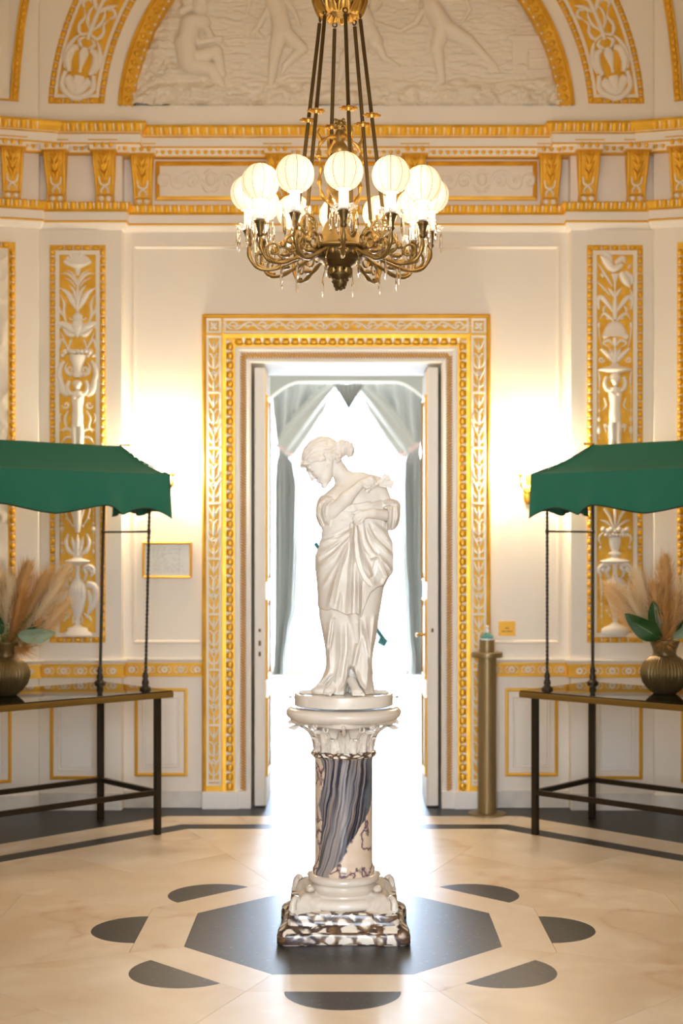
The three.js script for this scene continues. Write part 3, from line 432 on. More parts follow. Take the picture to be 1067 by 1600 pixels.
// ───────────── upper wall: lunette and archivolt ─────────────
{
  const u = struct('wall_upper', 'stucco lunette of dancing figures under a gilded arch above the doorway', 'lunette');
  const CY = EYE + 660 * KP, R = 356 * KP, y0 = py_(165);
  const sh = new THREE.Shape(); sh.moveTo(-1.727, 3.84); sh.lineTo(1.727, 3.84); sh.lineTo(1.727, ROOM_H); sh.lineTo(-1.727, ROOM_H); sh.closePath();
  const ho = new THREE.Path(), a0 = Math.asin((y0 - CY) / R); ho.absarc(0, CY, R, a0, PI - a0, false); ho.closePath(); sh.holes.push(ho);
  part('spandrel_wall', boxUV(new THREE.ExtrudeGeometry(sh, { depth: 0.12, bevelEnabled: false, curveSegments: 48 }).translate(0, 0, -DP - 0.12)), cream, u);
  const arcP = (r, n = 48, lo = y0) => { const a = Math.asin((lo - CY) / r); return Array.from({ length: n + 1 }, (_, i) => { const t = PI - a - (PI - 2 * a) * i / n; return [r * cos(t), CY + r * sin(t)]; }); };
  part('gilt_arch', sweep(arcP(R), false, [[0.006, 0], [0.006, 0.016], [-0.012, 0.022], [-0.016, 0.010], [-0.066, -0.006], [-0.069, 0.006], [-0.080, 0.006], [-0.084, -0.06]]), goldField, u, [0, 0, -DP]);
  const aR = R - 0.041, n = 70, lg = ribbon([[-0.02, 0], [0, 0.004], [0.022, 0]], 0.02, 0.014, { lobes: 2, n: 8 }), wg = ribbon([[0.012, -0.006], [0.022, 0], [0.012, 0.008]], 0.006, 0.008, { n: 5 }); const b0 = Math.asin((y0 - CY) / aR) + 0.012;
  for (let i = 0; i < n; i++) { const t = b0 + (PI - 2 * b0) * (i + 0.5) / n; if (CY + aR * sin(t) > 5.0) continue; part('leaf', lg, gold, u, [aR * cos(t), CY + aR * sin(t), -DP + 0.002], [0, 0, t]); part('leaf_tip', wg, reliefWhite, u, [(aR - 0.016) * cos(t + 0.02), CY + (aR - 0.016) * sin(t + 0.02), -DP + 0.002], [0, 0, t + PI]); }
  // relief scene in units of the photograph
  const k = DW / FOCAL, S = (px, q) => [(px - 541) * k, EYE + (850 - q) * k];
  const caps = (list) => { const L = list.map(([x1, y1, x2, y2, r1, r2]) => [...S(x1, y1), ...S(x2, y2), r1 * k, r2 * k]); return (x, y) => { let h = 0; for (const [ax, ay, bx, by, r1, r2] of L) { const dx = bx - ax, dy = by - ay, t = clamp(((x - ax) * dx + (y - ay) * dy) / (dx * dx + dy * dy + 1e-9)), r = lerp(r1, r2, t), q = hypot(x - ax - dx * t, y - ay - dy * t) / r; if (q < 1) h = max(h, r * sqrt(1 - q * q)); } return h; }; };
  const figs = {
    A: [[311, 8, 313, 14, 13, 13], [296, 38, 318, 36, 14, 12], [298, 40, 292, 70, 16, 17], [290, 70, 296, 98, 17, 18], [292, 42, 310, 68, 8, 7], [310, 68, 345, 62, 6, 5], [318, 38, 330, 58, 7, 6], [300, 60, 380, 58, 2, 2], [296, 98, 338, 82, 15, 11], [338, 82, 347, 116, 11, 7], [298, 102, 332, 110, 15, 11], [332, 110, 354, 154, 11, 7], [352, 156, 378, 158, 6, 4], [285, 20, 330, -6, 8, 10], [294, 4, 316, -20, 12, 8]],
    B: [[424, -12, 436, 22, 14, 15], [436, 22, 441, 48, 14, 16], [438, 52, 430, 86, 14, 10], [430, 86, 423, 136, 10, 6], [424, 138, 414, 146, 5, 4], [442, 50, 472, 78, 13, 10], [472, 78, 446, 104, 9, 6], [446, 104, 440, 116, 5, 3], [424, 6, 404, 44, 6, 5], [404, 44, 396, 54, 5, 6], [400, 52, 410, 60, 5, 4], [440, -4, 460, 20, 7, 5], [460, 20, 468, 40, 4, 3], [392, 0, 386, 24, 3, 3], [386, 24, 402, 34, 3, 3], [402, 34, 420, 26, 3, 4], [456, 64, 476, 60, 5, 3]],
    C: [[662, -14, 676, 14, 12, 14], [674, 14, 690, 40, 15, 16], [692, 46, 682, 76, 15, 11], [682, 76, 690, 126, 11, 6], [690, 128, 676, 140, 6, 4], [694, 46, 732, 66, 15, 11], [732, 66, 772, 104, 10, 5], [772, 104, 778, 112, 5, 3], [660, 20, 648, 38, 6, 5], [648, 38, 626, 50, 5, 4], [724, -4, 734, 16, 4, 4], [734, 16, 722, 36, 4, 3], [722, 36, 706, 34, 3, 3], [652, 0, 654, 30, 3, 3]],
    D: [[560, 12, 572, 36, 13, 14], [572, 38, 586, 66, 12, 13], [586, 66, 600, 92, 10, 6], [600, 92, 622, 104, 6, 3], [570, 52, 540, 90, 13, 10], [540, 90, 530, 126, 9, 5], [574, 34, 602, 44, 6, 5], [602, 44, 626, 50, 5, 4], [584, 14, 586, 2, 8, 9], [590, 10, 594, 6, 6, 4]],
    E: [[796, 60, 862, 60, 5, 5], [800, 64, 864, 64, 4, 4]],
  };
  const inside = (x, y) => hypot(x, y - CY) < R - 0.06 && y > y0 + 0.004;
  const grd = (x, y) => { const q = 850 - (y - EYE) / k, px = x / k + 541, low = sstep(120, 150, q), foli = fbm(px * 0.05, q * 0.07, 4, 0, 51), st = fbm(px * 0.035, q * 0.16 + 3, 4, 0, 55); const left = sstep(330, 240, px + (150 - q) * 0.15), ri = sstep(760, 840, px) * sstep(60, 110, q);
    return 0.004 + low * (0.02 + 0.11 * (foli - 0.25)) + (1 - low) * 0.028 * abs(st - 0.5) * 2 + left * 0.10 * abs(fbm(px * 0.06, q * 0.06, 4, 0, 57) - 0.3) + ri * 0.03 * fbm(px * 0.1, q * 0.1, 3, 0, 59); };
  const W = 2 * R, Hh = ROOM_H - y0, cy = y0 + Hh / 2;
  part('stucco_ground', reliefField(W, Hh, 420, 210, (x, y) => grd(x, y + cy), (x, y) => inside(x, y + cy)), stucco, u, [0, cy, -DW + 0.001]);
  const names = { A: 'seated_flute_player', B: 'dancing_figure', C: 'dancing_figure', D: 'dancing_figure', E: 'altar_ledge' };
  for (const [q, list] of Object.entries(figs)) { const f = caps(list), xs = list.flatMap((c) => [c[0] - c[4], c[2] + c[5], c[0] + c[4], c[2] - c[5]]), ys = list.flatMap((c) => [c[1] - c[4], c[3] + c[5], c[3] - c[5], c[1] + c[4]]); const [xa, ya] = S(min(...xs), max(...ys)), [xb, yb] = S(max(...xs), min(...ys)), cx = (xa + xb) / 2, c2 = (ya + yb) / 2;
    part(names[q], reliefField(xb - xa, yb - ya, Math.ceil((xb - xa) / 0.004), Math.ceil((yb - ya) / 0.004), (x, y) => { const h = f(x + cx, y + c2); return h > 0 ? 0.010 + 1.15 * h : -0.004; }, (x, y) => inside(x + cx, y + c2) && (f(x + cx, y + c2) > 0 || f(x + cx + 0.006, y + c2) > 0 || f(x + cx - 0.006, y + c2) > 0 || f(x + cx, y + c2 + 0.006) > 0 || f(x + cx, y + c2 - 0.006) > 0)), stucco, u, [cx, c2, -DW + 0.001]); }
  { const [xa, ya] = S(800, 121), [xb, yb] = S(862, 66); part('altar_block', [box(xb - xa, yb - ya, 0.03, (xa + xb) / 2, (ya + yb) / 2, 0.012), frameGeo(xa + 0.08, xb - 0.02, ya + 0.03, yb - 0.05, [[0, 0.028], [0.004, 0.034], [0.012, 0.028]])], stucco, u, [0, 0, -DW + 0.001]); }
  // archivolt panels left and right of the lunette
  for (const s of sides) {
    const p = sub('archivolt_panel', u, [0, 0, -DP]), r0 = 379 * KP, r1 = 466.5 * KP, yb = py_(162);
    const ang = (r) => Math.asin((yb - CY) / r), tt = 1.02;
    const ring = (ra, rb, lo, z, th) => { const N = 36, rows = []; for (const r of [ra, rb]) { const a = Math.asin((lo - CY) / r); rows.push(Array.from({ length: N + 1 }, (_, i) => { const t = lerp(a, tt, i / N); return [s * r * cos(t), CY + r * sin(t), z]; })); } const e = rows.map((r) => r.map(([x, y]) => [x, y, z - th])); return [quads(rows), quads([rows[0], e[0]]), quads([rows[1], e[1]]), quads([[rows[0][0], rows[1][0]], [e[0][0], e[1][0]]])]; };
    part('gilt_bed', ring(r0, r1, yb, 0.005, 0.005), goldField, p); part('white_margin', ring(r0 + 9 * KP, r1 - 9 * KP, yb + 9 * KP, 0.010, 0.006), reliefWhite, p); part('gilt_field', ring(r0 + 14 * KP, r1 - 14 * KP, yb + 14 * KP, 0.0125, 0.004), goldField, p);
    for (const r of [r0 + 4.5 * KP, r1 - 4.5 * KP]) { const a = ang(r), n = Math.round((tt - a) * r / (13 * KP)); for (let i = 0; i < n; i++) { const t = lerp(a, tt, (i + 0.5) / n); part('egg', eggGeo, gold, p, [s * r * cos(t), CY + r * sin(t), 0.006], [0, 0, s > 0 ? t : PI - t], [4 * KP, 5.4 * KP, 0.011]); if (i) { const t2 = lerp(a, tt, i / n); part('dart', dartGeo, reliefWhite, p, [s * r * cos(t2), CY + r * sin(t2), 0.006], [0, 0, s > 0 ? t2 : PI - t2], [4 * KP, 1.7 * KP, 0.010]); } } }
    beadRow(p, s < 0 ? -r1 + 0.04 : r0 + 0.04, yb + 4.5 * KP, s < 0 ? -r0 - 0.04 : r1 - 0.04, yb + 4.5 * KP, 13 * KP, 5.4 * KP, 4 * KP, 0.006, 0.011, gold, reliefWhite);
    // motif bent along the arch: drawn upright, then curved
    const g = sub('relief', p); const m = kit(g, KP, 0, reliefWhite);
    m.one([[-22, 116], [-24, 138], [-12, 150], [0, 154], [12, 150], [24, 138], [22, 116]], 5, 5, { n: 20, w0: 0.8, w1: 0.8, name: 'shell' }); m.one([[-18, 124], [0, 140], [18, 124]], 10, 5, { w0: 0.6, w1: 0.6, name: 'shell' }); m.one([[0, 120], [0, 146]], 9, 6, { w0: 0.9, w1: 0.6, name: 'shell' }); m.curl(7, 130, 5, 1.2, 1, 1.8);
    m.leaf([[16, 116], [22, 98], [18, 80], [10, 76]], 6.5, 6, { w1: 0.6, name: 'dolphin' }); m.leaf([[24, 112], [28, 88], [20, 66], [14, 58]], 3.6, 4); m.turn([[3, 114], [2, 108], [5, 96], [8, 84], [6, 78], [4, 74]], 'vase', 0.5); m.leaf([[5, 76], [12, 66], [4, 58]], 3.4, 4);
    m.one([[0, 62], [0, 30], [0, -10]], 3.6, 4, { w0: 0.8, w1: 0.8 }); m.leaf([[2, 52], [14, 56], [20, 44], [16, 30], [22, 18]], 3.4, 4, { lobes: 5, n: 14 }); m.leaf([[2, 46], [10, 34], [12, 18], [8, 6]], 3, 3.6, { lobes: 3 }); m.leaf([[22, 18], [27, 10], [20, 2], [14, 8]], 3, 4, { n: 12 }); m.leaf([[3, 14], [12, 2], [24, -8]], 4, 4, { lobes: 4 }); m.leaf([[2, -6], [14, -24], [26, -34]], 4, 4, { lobes: 4 }); m.one([[0, -4], [0, -40], [0, -70]], 3, 4);
    const rc = (r0 + r1) / 2, yA = CY;
    for (const c of [...g.children]) { c.updateMatrix(); const q = c.geometry.clone().applyMatrix4(c.matrix), P = q.attributes.position; for (let i = 0; i < P.count; i++) { const x = P.getX(i), y = P.getY(i) - yA, t = y / rc; P.setXYZ(i, s * (rc + x * (s > 0 ? 1 : -1)) * cos(t), yA + (rc + x * (s > 0 ? 1 : -1)) * sin(t), P.getZ(i) + 0.0125); } q.computeVertexNormals(); part(c.name, q, reliefWhite, p); } p.remove(g);
  }
}

// ───────────── gilded door surround ─────────────
{
  const t = struct('trim_4', 'broad gilded door surround with foliage panels, eggs and bead moulding', 'door surround');
  const u = KW, yb = 0.098, path = [[-OPEN_W, yb], [-OPEN_W, OPEN_H], [OPEN_W, OPEN_H], [OPEN_W, yb]], P = (pr) => sweep(path, false, pr.map(([o, h]) => [o * u, h]));
  const Z = [0, 0, -DW];
  part('cream_moulding', P([[0, 0.0], [0, 0.020], [3, 0.026], [7, 0.022], [7, 0.010], [17.5, 0.012], [17.5, 0.028], [21, 0.034], [25, 0.032], [25, 0]]), whitePaint, t, Z);
  part('gilt_moulding', [P([[25, 0.0], [25, 0.037], [27.5, 0.037], [27.5, 0.022], [38, 0.022], [38, 0.042], [44, 0.044], [44.5, 0.034], [70, 0.034], [70.5, 0.046], [73, 0.050], [75.5, 0.044], [75.5, 0]])], gold, t, Z);
  // rope moulding: small beads, joined
  { const gs = [], e = new THREE.SphereGeometry(1, 6, 4), put = (x, y, a) => gs.push(e.clone().scale(0.021, 0.0062, 0.012).rotateZ(a).translate(x, y, 0.014)); const o = 12.2 * u;
    for (const s of sides) for (let y = yb + 0.01; y < OPEN_H + o; y += 0.0155) put(s * (OPEN_W + o), y, s * 0.55); for (let x = -OPEN_W - o; x < OPEN_W + o; x += 0.0155) put(x, OPEN_H + o, PI / 2 + 0.55);
    const r = part('rope_moulding', gs, gold, t, Z); r.userData.kind = 'stuff'; }
  const g = sub('eggs', t, Z); const e = 32.8 * u;
  const dartG = join([ribbon([[-0.022, 0], [-0.012, 0], [0.012, 0]], 0.0125, 0.013, { n: 6, w0: 1.0, w1: 0.12, peak: 0.08 })]);
  const put = (x, y, a) => { part('egg', eggGeo, gold, t, [x, y, -DW + 0.024], [0, 0, a], [0.0195, 0.0255, 0.011]); };
  const putD = (x, y, a) => part('dart', dartG, reliefWhite, t, [x, y, -DW + 0.030], [0, 0, a]);
  t.remove(g);
  const n = Math.round((OPEN_H + e - yb) / 0.0535); for (const s of sides) for (let i = 0; i < n; i++) { const y = yb + (i + 0.5) * (OPEN_H + e - yb) / n; put(s * (OPEN_W + e), y, 0); putD(s * (OPEN_W + e), y + 0.027, s < 0 ? 0 : PI); }
  const m = Math.round(2 * (OPEN_W + e) / 0.0535); for (let i = 1; i < m; i++) { const x = -OPEN_W - e + i * 2 * (OPEN_W + e) / m; put(x, OPEN_H + e, PI / 2); putD(x + 0.027, OPEN_H + e, -PI / 2); }
  // foliage panels
  const c0 = OPEN_W + 57.3 * u, hw = 11.6 * u;
  const frame = (p, x0, x1, y0, y1) => { part('white_margin', frameGeo(x0, x1, y0, y1, [[0, 0], [0, 0.012], [3.6 * u, 0.010], [4 * u, 0]]), reliefWhite, p); part('gilt_field', box(x1 - x0, y1 - y0, 0.002, (x0 + x1) / 2, (y0 + y1) / 2, 0.001), goldField, p); };
  const unit = [];                                  // one candelabrum unit, 92 rows tall, drawn from its foot upward
  { const q = u, R = (pts, w, h, o) => unit.push(['leaf', ribbon(pts.map(([a, b]) => [a * q, b * q]), w * 0.82 * q, h * q, { w0: 0.5, ...o })]);
    unit.push(['bar', rbox(19 * q, 4 * q, 3 * q, 0, 2 * q, 1 * q, 0.002)]); R([[0, 4], [0, 14], [0, 24]], 3, 3, { w0: 0.9, name: 'stem' });
    for (const s of sides) { R([[s * 1, 10], [s * 6, 14], [s * 8.5, 22]], 2.2, 2.6, {}); R([[s * 1, 22], [s * 5, 32], [s * 9, 40], [s * 8, 46]], 2.4, 3, { lobes: 3 }); R([[s * 1, 42], [s * 6, 46], [s * 9, 56], [s * 6, 62]], 2.2, 2.8, {}); R([[s * 1, 58], [s * 5, 66], [s * 8.6, 66]], 2, 2.6, {}); R([[s * 1.5, 72], [s * 6, 82], [s * 8.5, 90]], 2.4, 2.8, { lobes: 3 }); }
    unit.push(['flower', join([0, 1, 2, 3, 4].map((i) => ball(2.3 * q, 3 * q * cos(i * 1.257 + 0.3), 34 * q + 3 * q * sin(i * 1.257 + 0.3), 0, 1, 1, 0.9, 8)))]); R([[0, 40], [0, 54], [0, 66]], 4, 3.6, { lobes: 4 }); R([[0, 68], [0, 78], [0, 91]], 3, 3.4, { lobes: 2 }); }
  for (const s of sides) {
    const p = sub('foliage_panel', t, [0, 0, -DW + 0.034]); frame(p, s * c0 - hw, s * c0 + hw, yb + 0.035, OPEN_H + 42 * u);
    const y0 = yb + 0.055, y1 = OPEN_H + 38 * u, nU = 8, sc = (y1 - y0) / nU / (92 * u);
    for (let i = 0; i < nU; i++) for (const [nm, gg] of unit) part(nm, gg, reliefWhite, p, [s * c0, y0 + i * 92 * u * sc, 0.003], null, [0.93, sc, 1.3]);
    const c = sub('corner_panel', t, [0, 0, -DW + 0.034]), yc = OPEN_H + 57.3 * u; frame(c, s * c0 - hw, s * c0 + hw, yc - hw, yc + hw);
    for (let i = 0; i < 4; i++) { part('petal', ribbon([[0, 0], [0.009, 0.016], [0.012, 0.025]], 0.009, 0.009, { n: 6, w1: 0.5 }), reliefWhite, c, [s * c0, yc, 0.003], [0, 0, i * PI / 2 - 0.35]); part('leaf', ribbon([[0, 0], [0, 0.014], [0, 0.026]], 0.004, 0.006, { n: 5 }), reliefWhite, c, [s * c0, yc, 0.003], [0, 0, i * PI / 2]); } part('heart', eggGeo, reliefWhite, c, [s * c0, yc, 0.005], null, [0.006, 0.006, 0.008]);
  }
  { const p = sub('foliage_panel', t, [0, 0, -DW + 0.034]), yc = OPEN_H + 57.3 * u, w = OPEN_W + 42 * u; frame(p, -w, w, yc - hw, yc + hw);
    const put2 = (nm, gg, x, sx = 1) => part(nm, gg, reliefWhite, p, [x, yc, 0.003], null, [sx, 1, 1]);
    const spiral = ribbon(Array.from({ length: 15 }, (_, i) => { const q = i / 14, a = PI - q * 4.6; return [cos(a) * 0.03 * (1 - q * 0.7), sin(a) * 0.028 * (1 - q * 0.7)]; }), 0.006, 0.008, { n: 18, w0: 0.7, w1: 0.7 }), lf = ribbon([[-0.04, -0.022], [-0.012, -0.012], [0.012, 0.012], [0.036, 0.022]], 0.008, 0.008, { lobes: 4, n: 12 }), fl = join([0, 1, 2, 3, 4, 5].map((i) => ball(0.008, 0.013 * cos(i * PI / 3), 0.013 * sin(i * PI / 3), 0, 1, 1, 0.8, 8))), bar = ribbon([[-0.05, 0], [0, 0.004], [0.05, 0]], 0.005, 0.006);
    put2('flower', fl, 0); for (const s of sides) for (let i = 0; i < 8; i++) { const x = s * (0.060 + i * 0.082); if (abs(x) > w - 0.05) continue; put2('scroll', spiral, x, s * (i % 2 ? -1 : 1)); put2('leaf', lf, x + s * 0.041, s * (i % 2 ? 1 : -1)); put2('bud', ball(0.008, 0, 0, 0.002), x); put2('stem', bar, x + s * 0.04); } }
  // white plinth blocks
  for (const s of sides) part('plinth_block', [rbox(0.205, 0.100, 0.062, s * (OPEN_W + 0.172), 0.05, -DW + 0.028, 0.004), rbox(0.075, 0.100, 0.045, s * (OPEN_W + 0.037), 0.05, -DW + 0.02, 0.004)], whitePaint, t);
}

// ───────────── door leaves folded back against the reveals ─────────────
for (const s of sides) {
  const d = struct(s < 0 ? 'door_1' : 'door_2', s < 0 ? 'white open door leaf showing its lock edge, without a handle' : 'white open door leaf with a gilt lever handle on its inner face', 'door');
  const x0 = s * 0.462, W = 0.062, H0 = OPEN_H - 0.025, z0 = -DW - 0.006, L = 0.535;
  part('leaf_board', rbox(W, H0, L, x0 + s * W / 2, H0 / 2 + 0.006, z0 - L / 2, 0.008), whitePaint, d);
  for (const [a, b] of [[0.16, 0.62], [0.72, 1.18], [1.28, 2.36]]) { const g = frameGeo(-L / 2 + 0.07, L / 2 - 0.07, a, b, [[0, 0], [0.002, 0.010], [0.012, 0.012], [0.02, 0]]); part('gilt_moulding', g, goldFlat, d, [x0, 0, z0 - L / 2], [0, -s * PI / 2, 0]); part('panel_field', rbox(0.012, b - a - 0.09, L - 0.24, x0 + s * 0.002, (a + b) / 2, z0 - L / 2, 0.004), whitePaint, d); }
  part('gilt_edge', box(0.004, H0 - 0.02, 0.02, x0 - s * 0.001, H0 / 2, z0 - 0.024), goldFlat, d);
  part('kick_plate', rbox(0.008, 0.16, L - 0.02, x0 - s * 0.003, 0.085, z0 - L / 2, 0.002), whitePaint, d);
  if (s < 0) for (const [y, h] of [[my(985, DW), 0.018], [my(1005, DW), 0.030], [my(1022, DW), 0.026]]) part('lock_bolt', rbox(0.014, h, 0.004, x0 + s * W * 0.5, y, z0 + 0.002, 0.001), bronzeDark, d);
  else { part('strike_plate', rbox(0.012, 0.022, 0.004, x0 + s * W * 0.45, my(985, DW), z0 + 0.002, 0.001), bronzeDark, d); const h = sub('handle', d, [x0, my(993, DW), z0 - 0.09]); part('rosette', cyl(0.024, 0.026, 0.008, 0, 0, 0, 20).rotateZ(PI / 2), brass, h, [-0.004, 0, 0]); part('lever', taperTube([[0, 0, 0], [-0.045, 0, 0], [-0.055, -0.004, -0.03], [-0.052, -0.012, -0.10]], () => 0.0085, 14), brass, h); }
  part('hinge_gap_post', box(0.014, OPEN_H - 0.02, 0.02, s * 0.533, OPEN_H / 2, -BACK + 0.03), bronzeDark, d);
}

// ───────────── the room beyond ─────────────
const FARD = 16.6, WIN_X = 0.98, WIN_Y = 3.55, FAR_H = 3.95;
const farWall = cream, farStone = std('#ffffff', { map: tex(256, 256, (u, v) => mix3([0.86, 0.83, 0.78], [0.95, 0.92, 0.88], clamp(fbm(u * 5, v * 5, 5, 5, 91) * 1.5 - 0.2))), roughness: 0.22 });
{
  const f = struct('floor_far', 'pale polished stone floor of the bright room beyond the doorway', 'floor'); part('bed', box(7, 0.05, FARD - BACK + 1.4, 0, -0.03, -(BACK + FARD) / 2 - 0.6), jointMat, f);
  const n = 7, step = (FARD - BACK) / n; for (let j = 0; j < n; j++) for (let i = -3; i < 3; i++) part('stone_slab', boxUV(box(1.14, 0.02, step - 0.004, i * 1.145 + 0.57 + (j % 2) * 0.3, -0.01, -(BACK + (j + 0.5) * step)), 0.6), farStone, f);
  const back = struct('wall_far', 'pale wall of the far room around its tall bright window', 'wall'); part('plaster', extr([[-3.5, 0], [-WIN_X, 0], [-WIN_X, WIN_Y], [WIN_X, WIN_Y], [WIN_X, 0], [3.5, 0], [3.5, FAR_H], [-3.5, FAR_H]], 0.3).translate(0, 0, -FARD - 0.3), farWall, back);
  for (const s of sides) { const w = struct(s < 0 ? 'wall_far_left' : 'wall_far_right', 'pale side wall of the far room ' + (s < 0 ? 'on the side of the lock edged door leaf' : 'on the side of the door leaf with handle'), 'wall'); part('plaster', box(0.2, FAR_H, FARD - BACK + 0.3, s * 3.5, FAR_H / 2, -(FARD + BACK) / 2), farWall, w); part('wainscot', rbox(0.03, 0.9, FARD - BACK - 0.1, s * 3.39, 0.45, -(FARD + BACK) / 2, 0.01), farWall, w); }
  { const w = struct('wall_far_front', 'far room face of the wall beside the doorway', 'wall'); for (const s of sides) part('plaster', box(2.9, FAR_H, 0.09, s * (OPEN_W + 1.45 + 0.002), FAR_H / 2, -BACK + 0.055), farWall, w); part('plaster', box(2 * OPEN_W, FAR_H - OPEN_H, 0.09, 0, (FAR_H + OPEN_H) / 2, -BACK + 0.055), farWall, w); }
  { const c = struct('ceiling_far', 'white ceiling of the bright far room', 'ceiling'); part('plaster', box(7.2, 0.2, FARD - BACK + 0.5, 0, FAR_H + 0.1, -(FARD + BACK) / 2), farWall, c); }
  const w = struct('window_1', 'tall bright window framed by parted blue grey curtains', 'window', [0, 0, -FARD - 0.12]);
  part('window_frame', [box(0.07, WIN_Y, 0.07, -WIN_X + 0.035, WIN_Y / 2, 0), box(0.07, WIN_Y, 0.07, WIN_X - 0.035, WIN_Y / 2, 0), box(2 * WIN_X, 0.07, 0.07, 0, WIN_Y - 0.035, 0), box(2 * WIN_X, 0.05, 0.07, 0, 0.025, 0)], whitePaint, w);
  for (const s of sides) part('pane', box(WIN_X - 0.075, WIN_Y - 0.12, 0.006, s * (WIN_X - 0.07) / 2, WIN_Y / 2, 0), new THREE.MeshPhysicalMaterial({ color: '#ffffff', transmission: 1, roughness: 0, thickness: 0, ior: 1.45, side: THREE.DoubleSide }), w);
}
const silk = new THREE.MeshPhysicalMaterial({ color: '#a9a498', roughness: 0.85, transmission: 0.015, thickness: 0, side: THREE.DoubleSide, sheen: 0.3, sheenColor: new THREE.Color('#dfeeee') });
const silkDense = new THREE.MeshPhysicalMaterial({ color: '#98948a', roughness: 0.7, side: THREE.DoubleSide });
const DC = 16.25, cxm = (px) => mx(px, DC), cym = (q) => my(q, DC);
function spline(tab, v) { let i = 0; while (i < tab.length - 2 && v > tab[i + 1][0]) i++; const t = clamp((v - tab[i][0]) / (tab[i + 1][0] - tab[i][0])), e = t * t * (3 - 2 * t); return tab[i].slice(1).map((a, k) => lerp(a, tab[i + 1][k + 1], e)); }
for (const s of sides) {
  const c = thing('curtain', s < 0 ? 'long blue grey silk curtain tied back beside the lock edged door leaf' : 'long blue grey silk curtain tied back beside the door leaf with gilt handle', 'curtain', [0, 0, -DC], 0, 'tied back window curtains');
  const o = (px) => s * (541 - px);                                   // outer edge / inner edge in photograph units from the axis
  const tab = [[596, 121, 4], [606, 118, 11], [640, 115, 28], [664, 112, 45], [682, 110, 61], [696, 108, 78], [706, 106, 90], [712, 107, 92], [724, 110, 88 - (s < 0 ? 8 : 0)], [760, 112, 86 - (s < 0 ? 12 : 0)], [860, 113, 87 - (s < 0 ? 12 : 0)], [945, 113, 91 - (s < 0 ? 13 : 0)], [990, 113, 93 - (s < 0 ? 6 : 0)], [1030, 114, 97 - (s < 0 ? 4 : 0)], [1056, 115, 96 - (s < 0 ? 2 : 0)]];
  const rows = []; for (let j = 0; j <= 90; j++) { const q = 596 + j / 90 * 460, [a, b] = spline(tab, q), tie = Math.exp(-pow((q - 706) / 26, 2)), row = []; for (let i = 0; i <= 64; i++) { const u = i / 64, sag = q < 700 ? (1 - u) * 0 : 0, fold = sin(u * (q < 706 ? 30 : 38) + sin(q * 0.012 + u * 3) * 1.2) * lerp(0.05, 0.016, tie) + sin(u * 11 + q * 0.006) * 0.03 * (1 - tie); const px = lerp(s > 0 ? a + 9 * sstep(590, 600, q) : a, b, u); row.push([s * px * DC / FOCAL, cym(q + sag) - (q < 706 ? 0.0 : 0), fold]); } rows.push(row); }
  part('cloth', quads(rows), silk, c);
  // hanging fold of the upper part, spilling over the tie
  const r2 = []; for (let j = 0; j <= 40; j++) { const v = j / 40, row = []; for (let i = 0; i <= 20; i++) { const u = i / 20, w = sin(PI * min(1, v * 0.55 + 0.05)), cx = lerp(8, 97, pow(v, 0.85)), q = lerp(598, 708, pow(v, 1.15)), nx = 0.55, px = cx + (u - 0.5) * 46 * w * -nx, qq = q + (u - 0.5) * 40 * w * 0.85; row.push([s * px * DC / FOCAL, cym(min(qq, 716)), 0.07 + 0.06 * sin(u * PI) + 0.014 * sin(u * 19 + v * 4)]); } r2.push(row); }
  part('swag', quads(r2), silk, c);
  part('tieback', tube([[s * 114 * DC / FOCAL, cym(694), 0.02], [s * 104 * DC / FOCAL, cym(700), 0.10], [s * 84 * DC / FOCAL, cym(712), 0.09], [s * 82 * DC / FOCAL, cym(711), 0.0]], 0.022, 16, 8), std('#c9a79c', { roughness: 0.6 }), c);
}
{
  const p = thing('pelmet', 'blue grey arched window pelmet above the parted curtains', 'pelmet', [0, 0, -DC + 0.25]); const K = (DC - 0.25) / FOCAL, q = (a, b) => [(a - 541) * K, EYE + (850 - b) * K];
  const shape = [q(400, 566), q(682, 566), q(682, 636), q(664, 624), ...Array.from({ length: 13 }, (_, i) => { const t = i / 12; return q(660 - t * 44, 622 - 24 * sin(t * PI / 2)); }), ...Array.from({ length: 13 }, (_, i) => { const t = i / 12; return q(470 - t * 46, 598 + 24 * (1 - cos(t * PI / 2))); }), q(418, 624), q(400, 636)].reverse();
  part('board', extr(shape, 0.05, 0.004), silkDense, p); for (const e of sides) part('return_board', box(0.03, 0.32, 0.58, e * 140 * K, q(0, 588)[1], -0.29), silkDense, p); part('cornice_strip', rbox(282 * K, 0.06, 0.14, 0, q(0, 566)[1] + 0.03, 0.03, 0.01), farWall, p);
  part('edge_piping', tube(shape.slice(2, -2).map(([x, y]) => [x, y, 0.056]), 0.010, 60, 6), farWall, p);
  const r = []; for (let j = 0; j <= 16; j++) { const v = j / 16, row = []; for (let i = 0; i <= 24; i++) { const u = i / 24 - 0.5; row.push([(545 - 541) * K + u * 0.36 * (1 - v * 0.98), q(0, 598)[1] - v * 0.30, 0.02 * cos(u * 38) - 0.06]); } r.push(row); } part('centre_tail', quads(r), silkDense, p);
}
{ // dark green slanting pole seen against the window
  const p = thing('pole', 'dark green slanting pole seen beyond the statue against the bright window', 'pole'), d = 15.6, a = [mx(492, d), my(848, d), -d], b = [mx(603, d), my(1003, d), -d + 0.25], g = std('#0c4a45', { roughness: 0.5 });
  part('shaft', tube([a, b], 0.034, 1, 10), g, p); part('end_sleeve', tube([b, [b[0] - 0.085, b[1] + 0.04, b[2] - 0.02]], 0.052, 1, 10), g, p); part('foot', tube([[mx(560, d), my(940, d), -d + 0.14], [mx(560, d), 0.004, -d + 0.14]], 0.02, 1, 8), g, p);
}

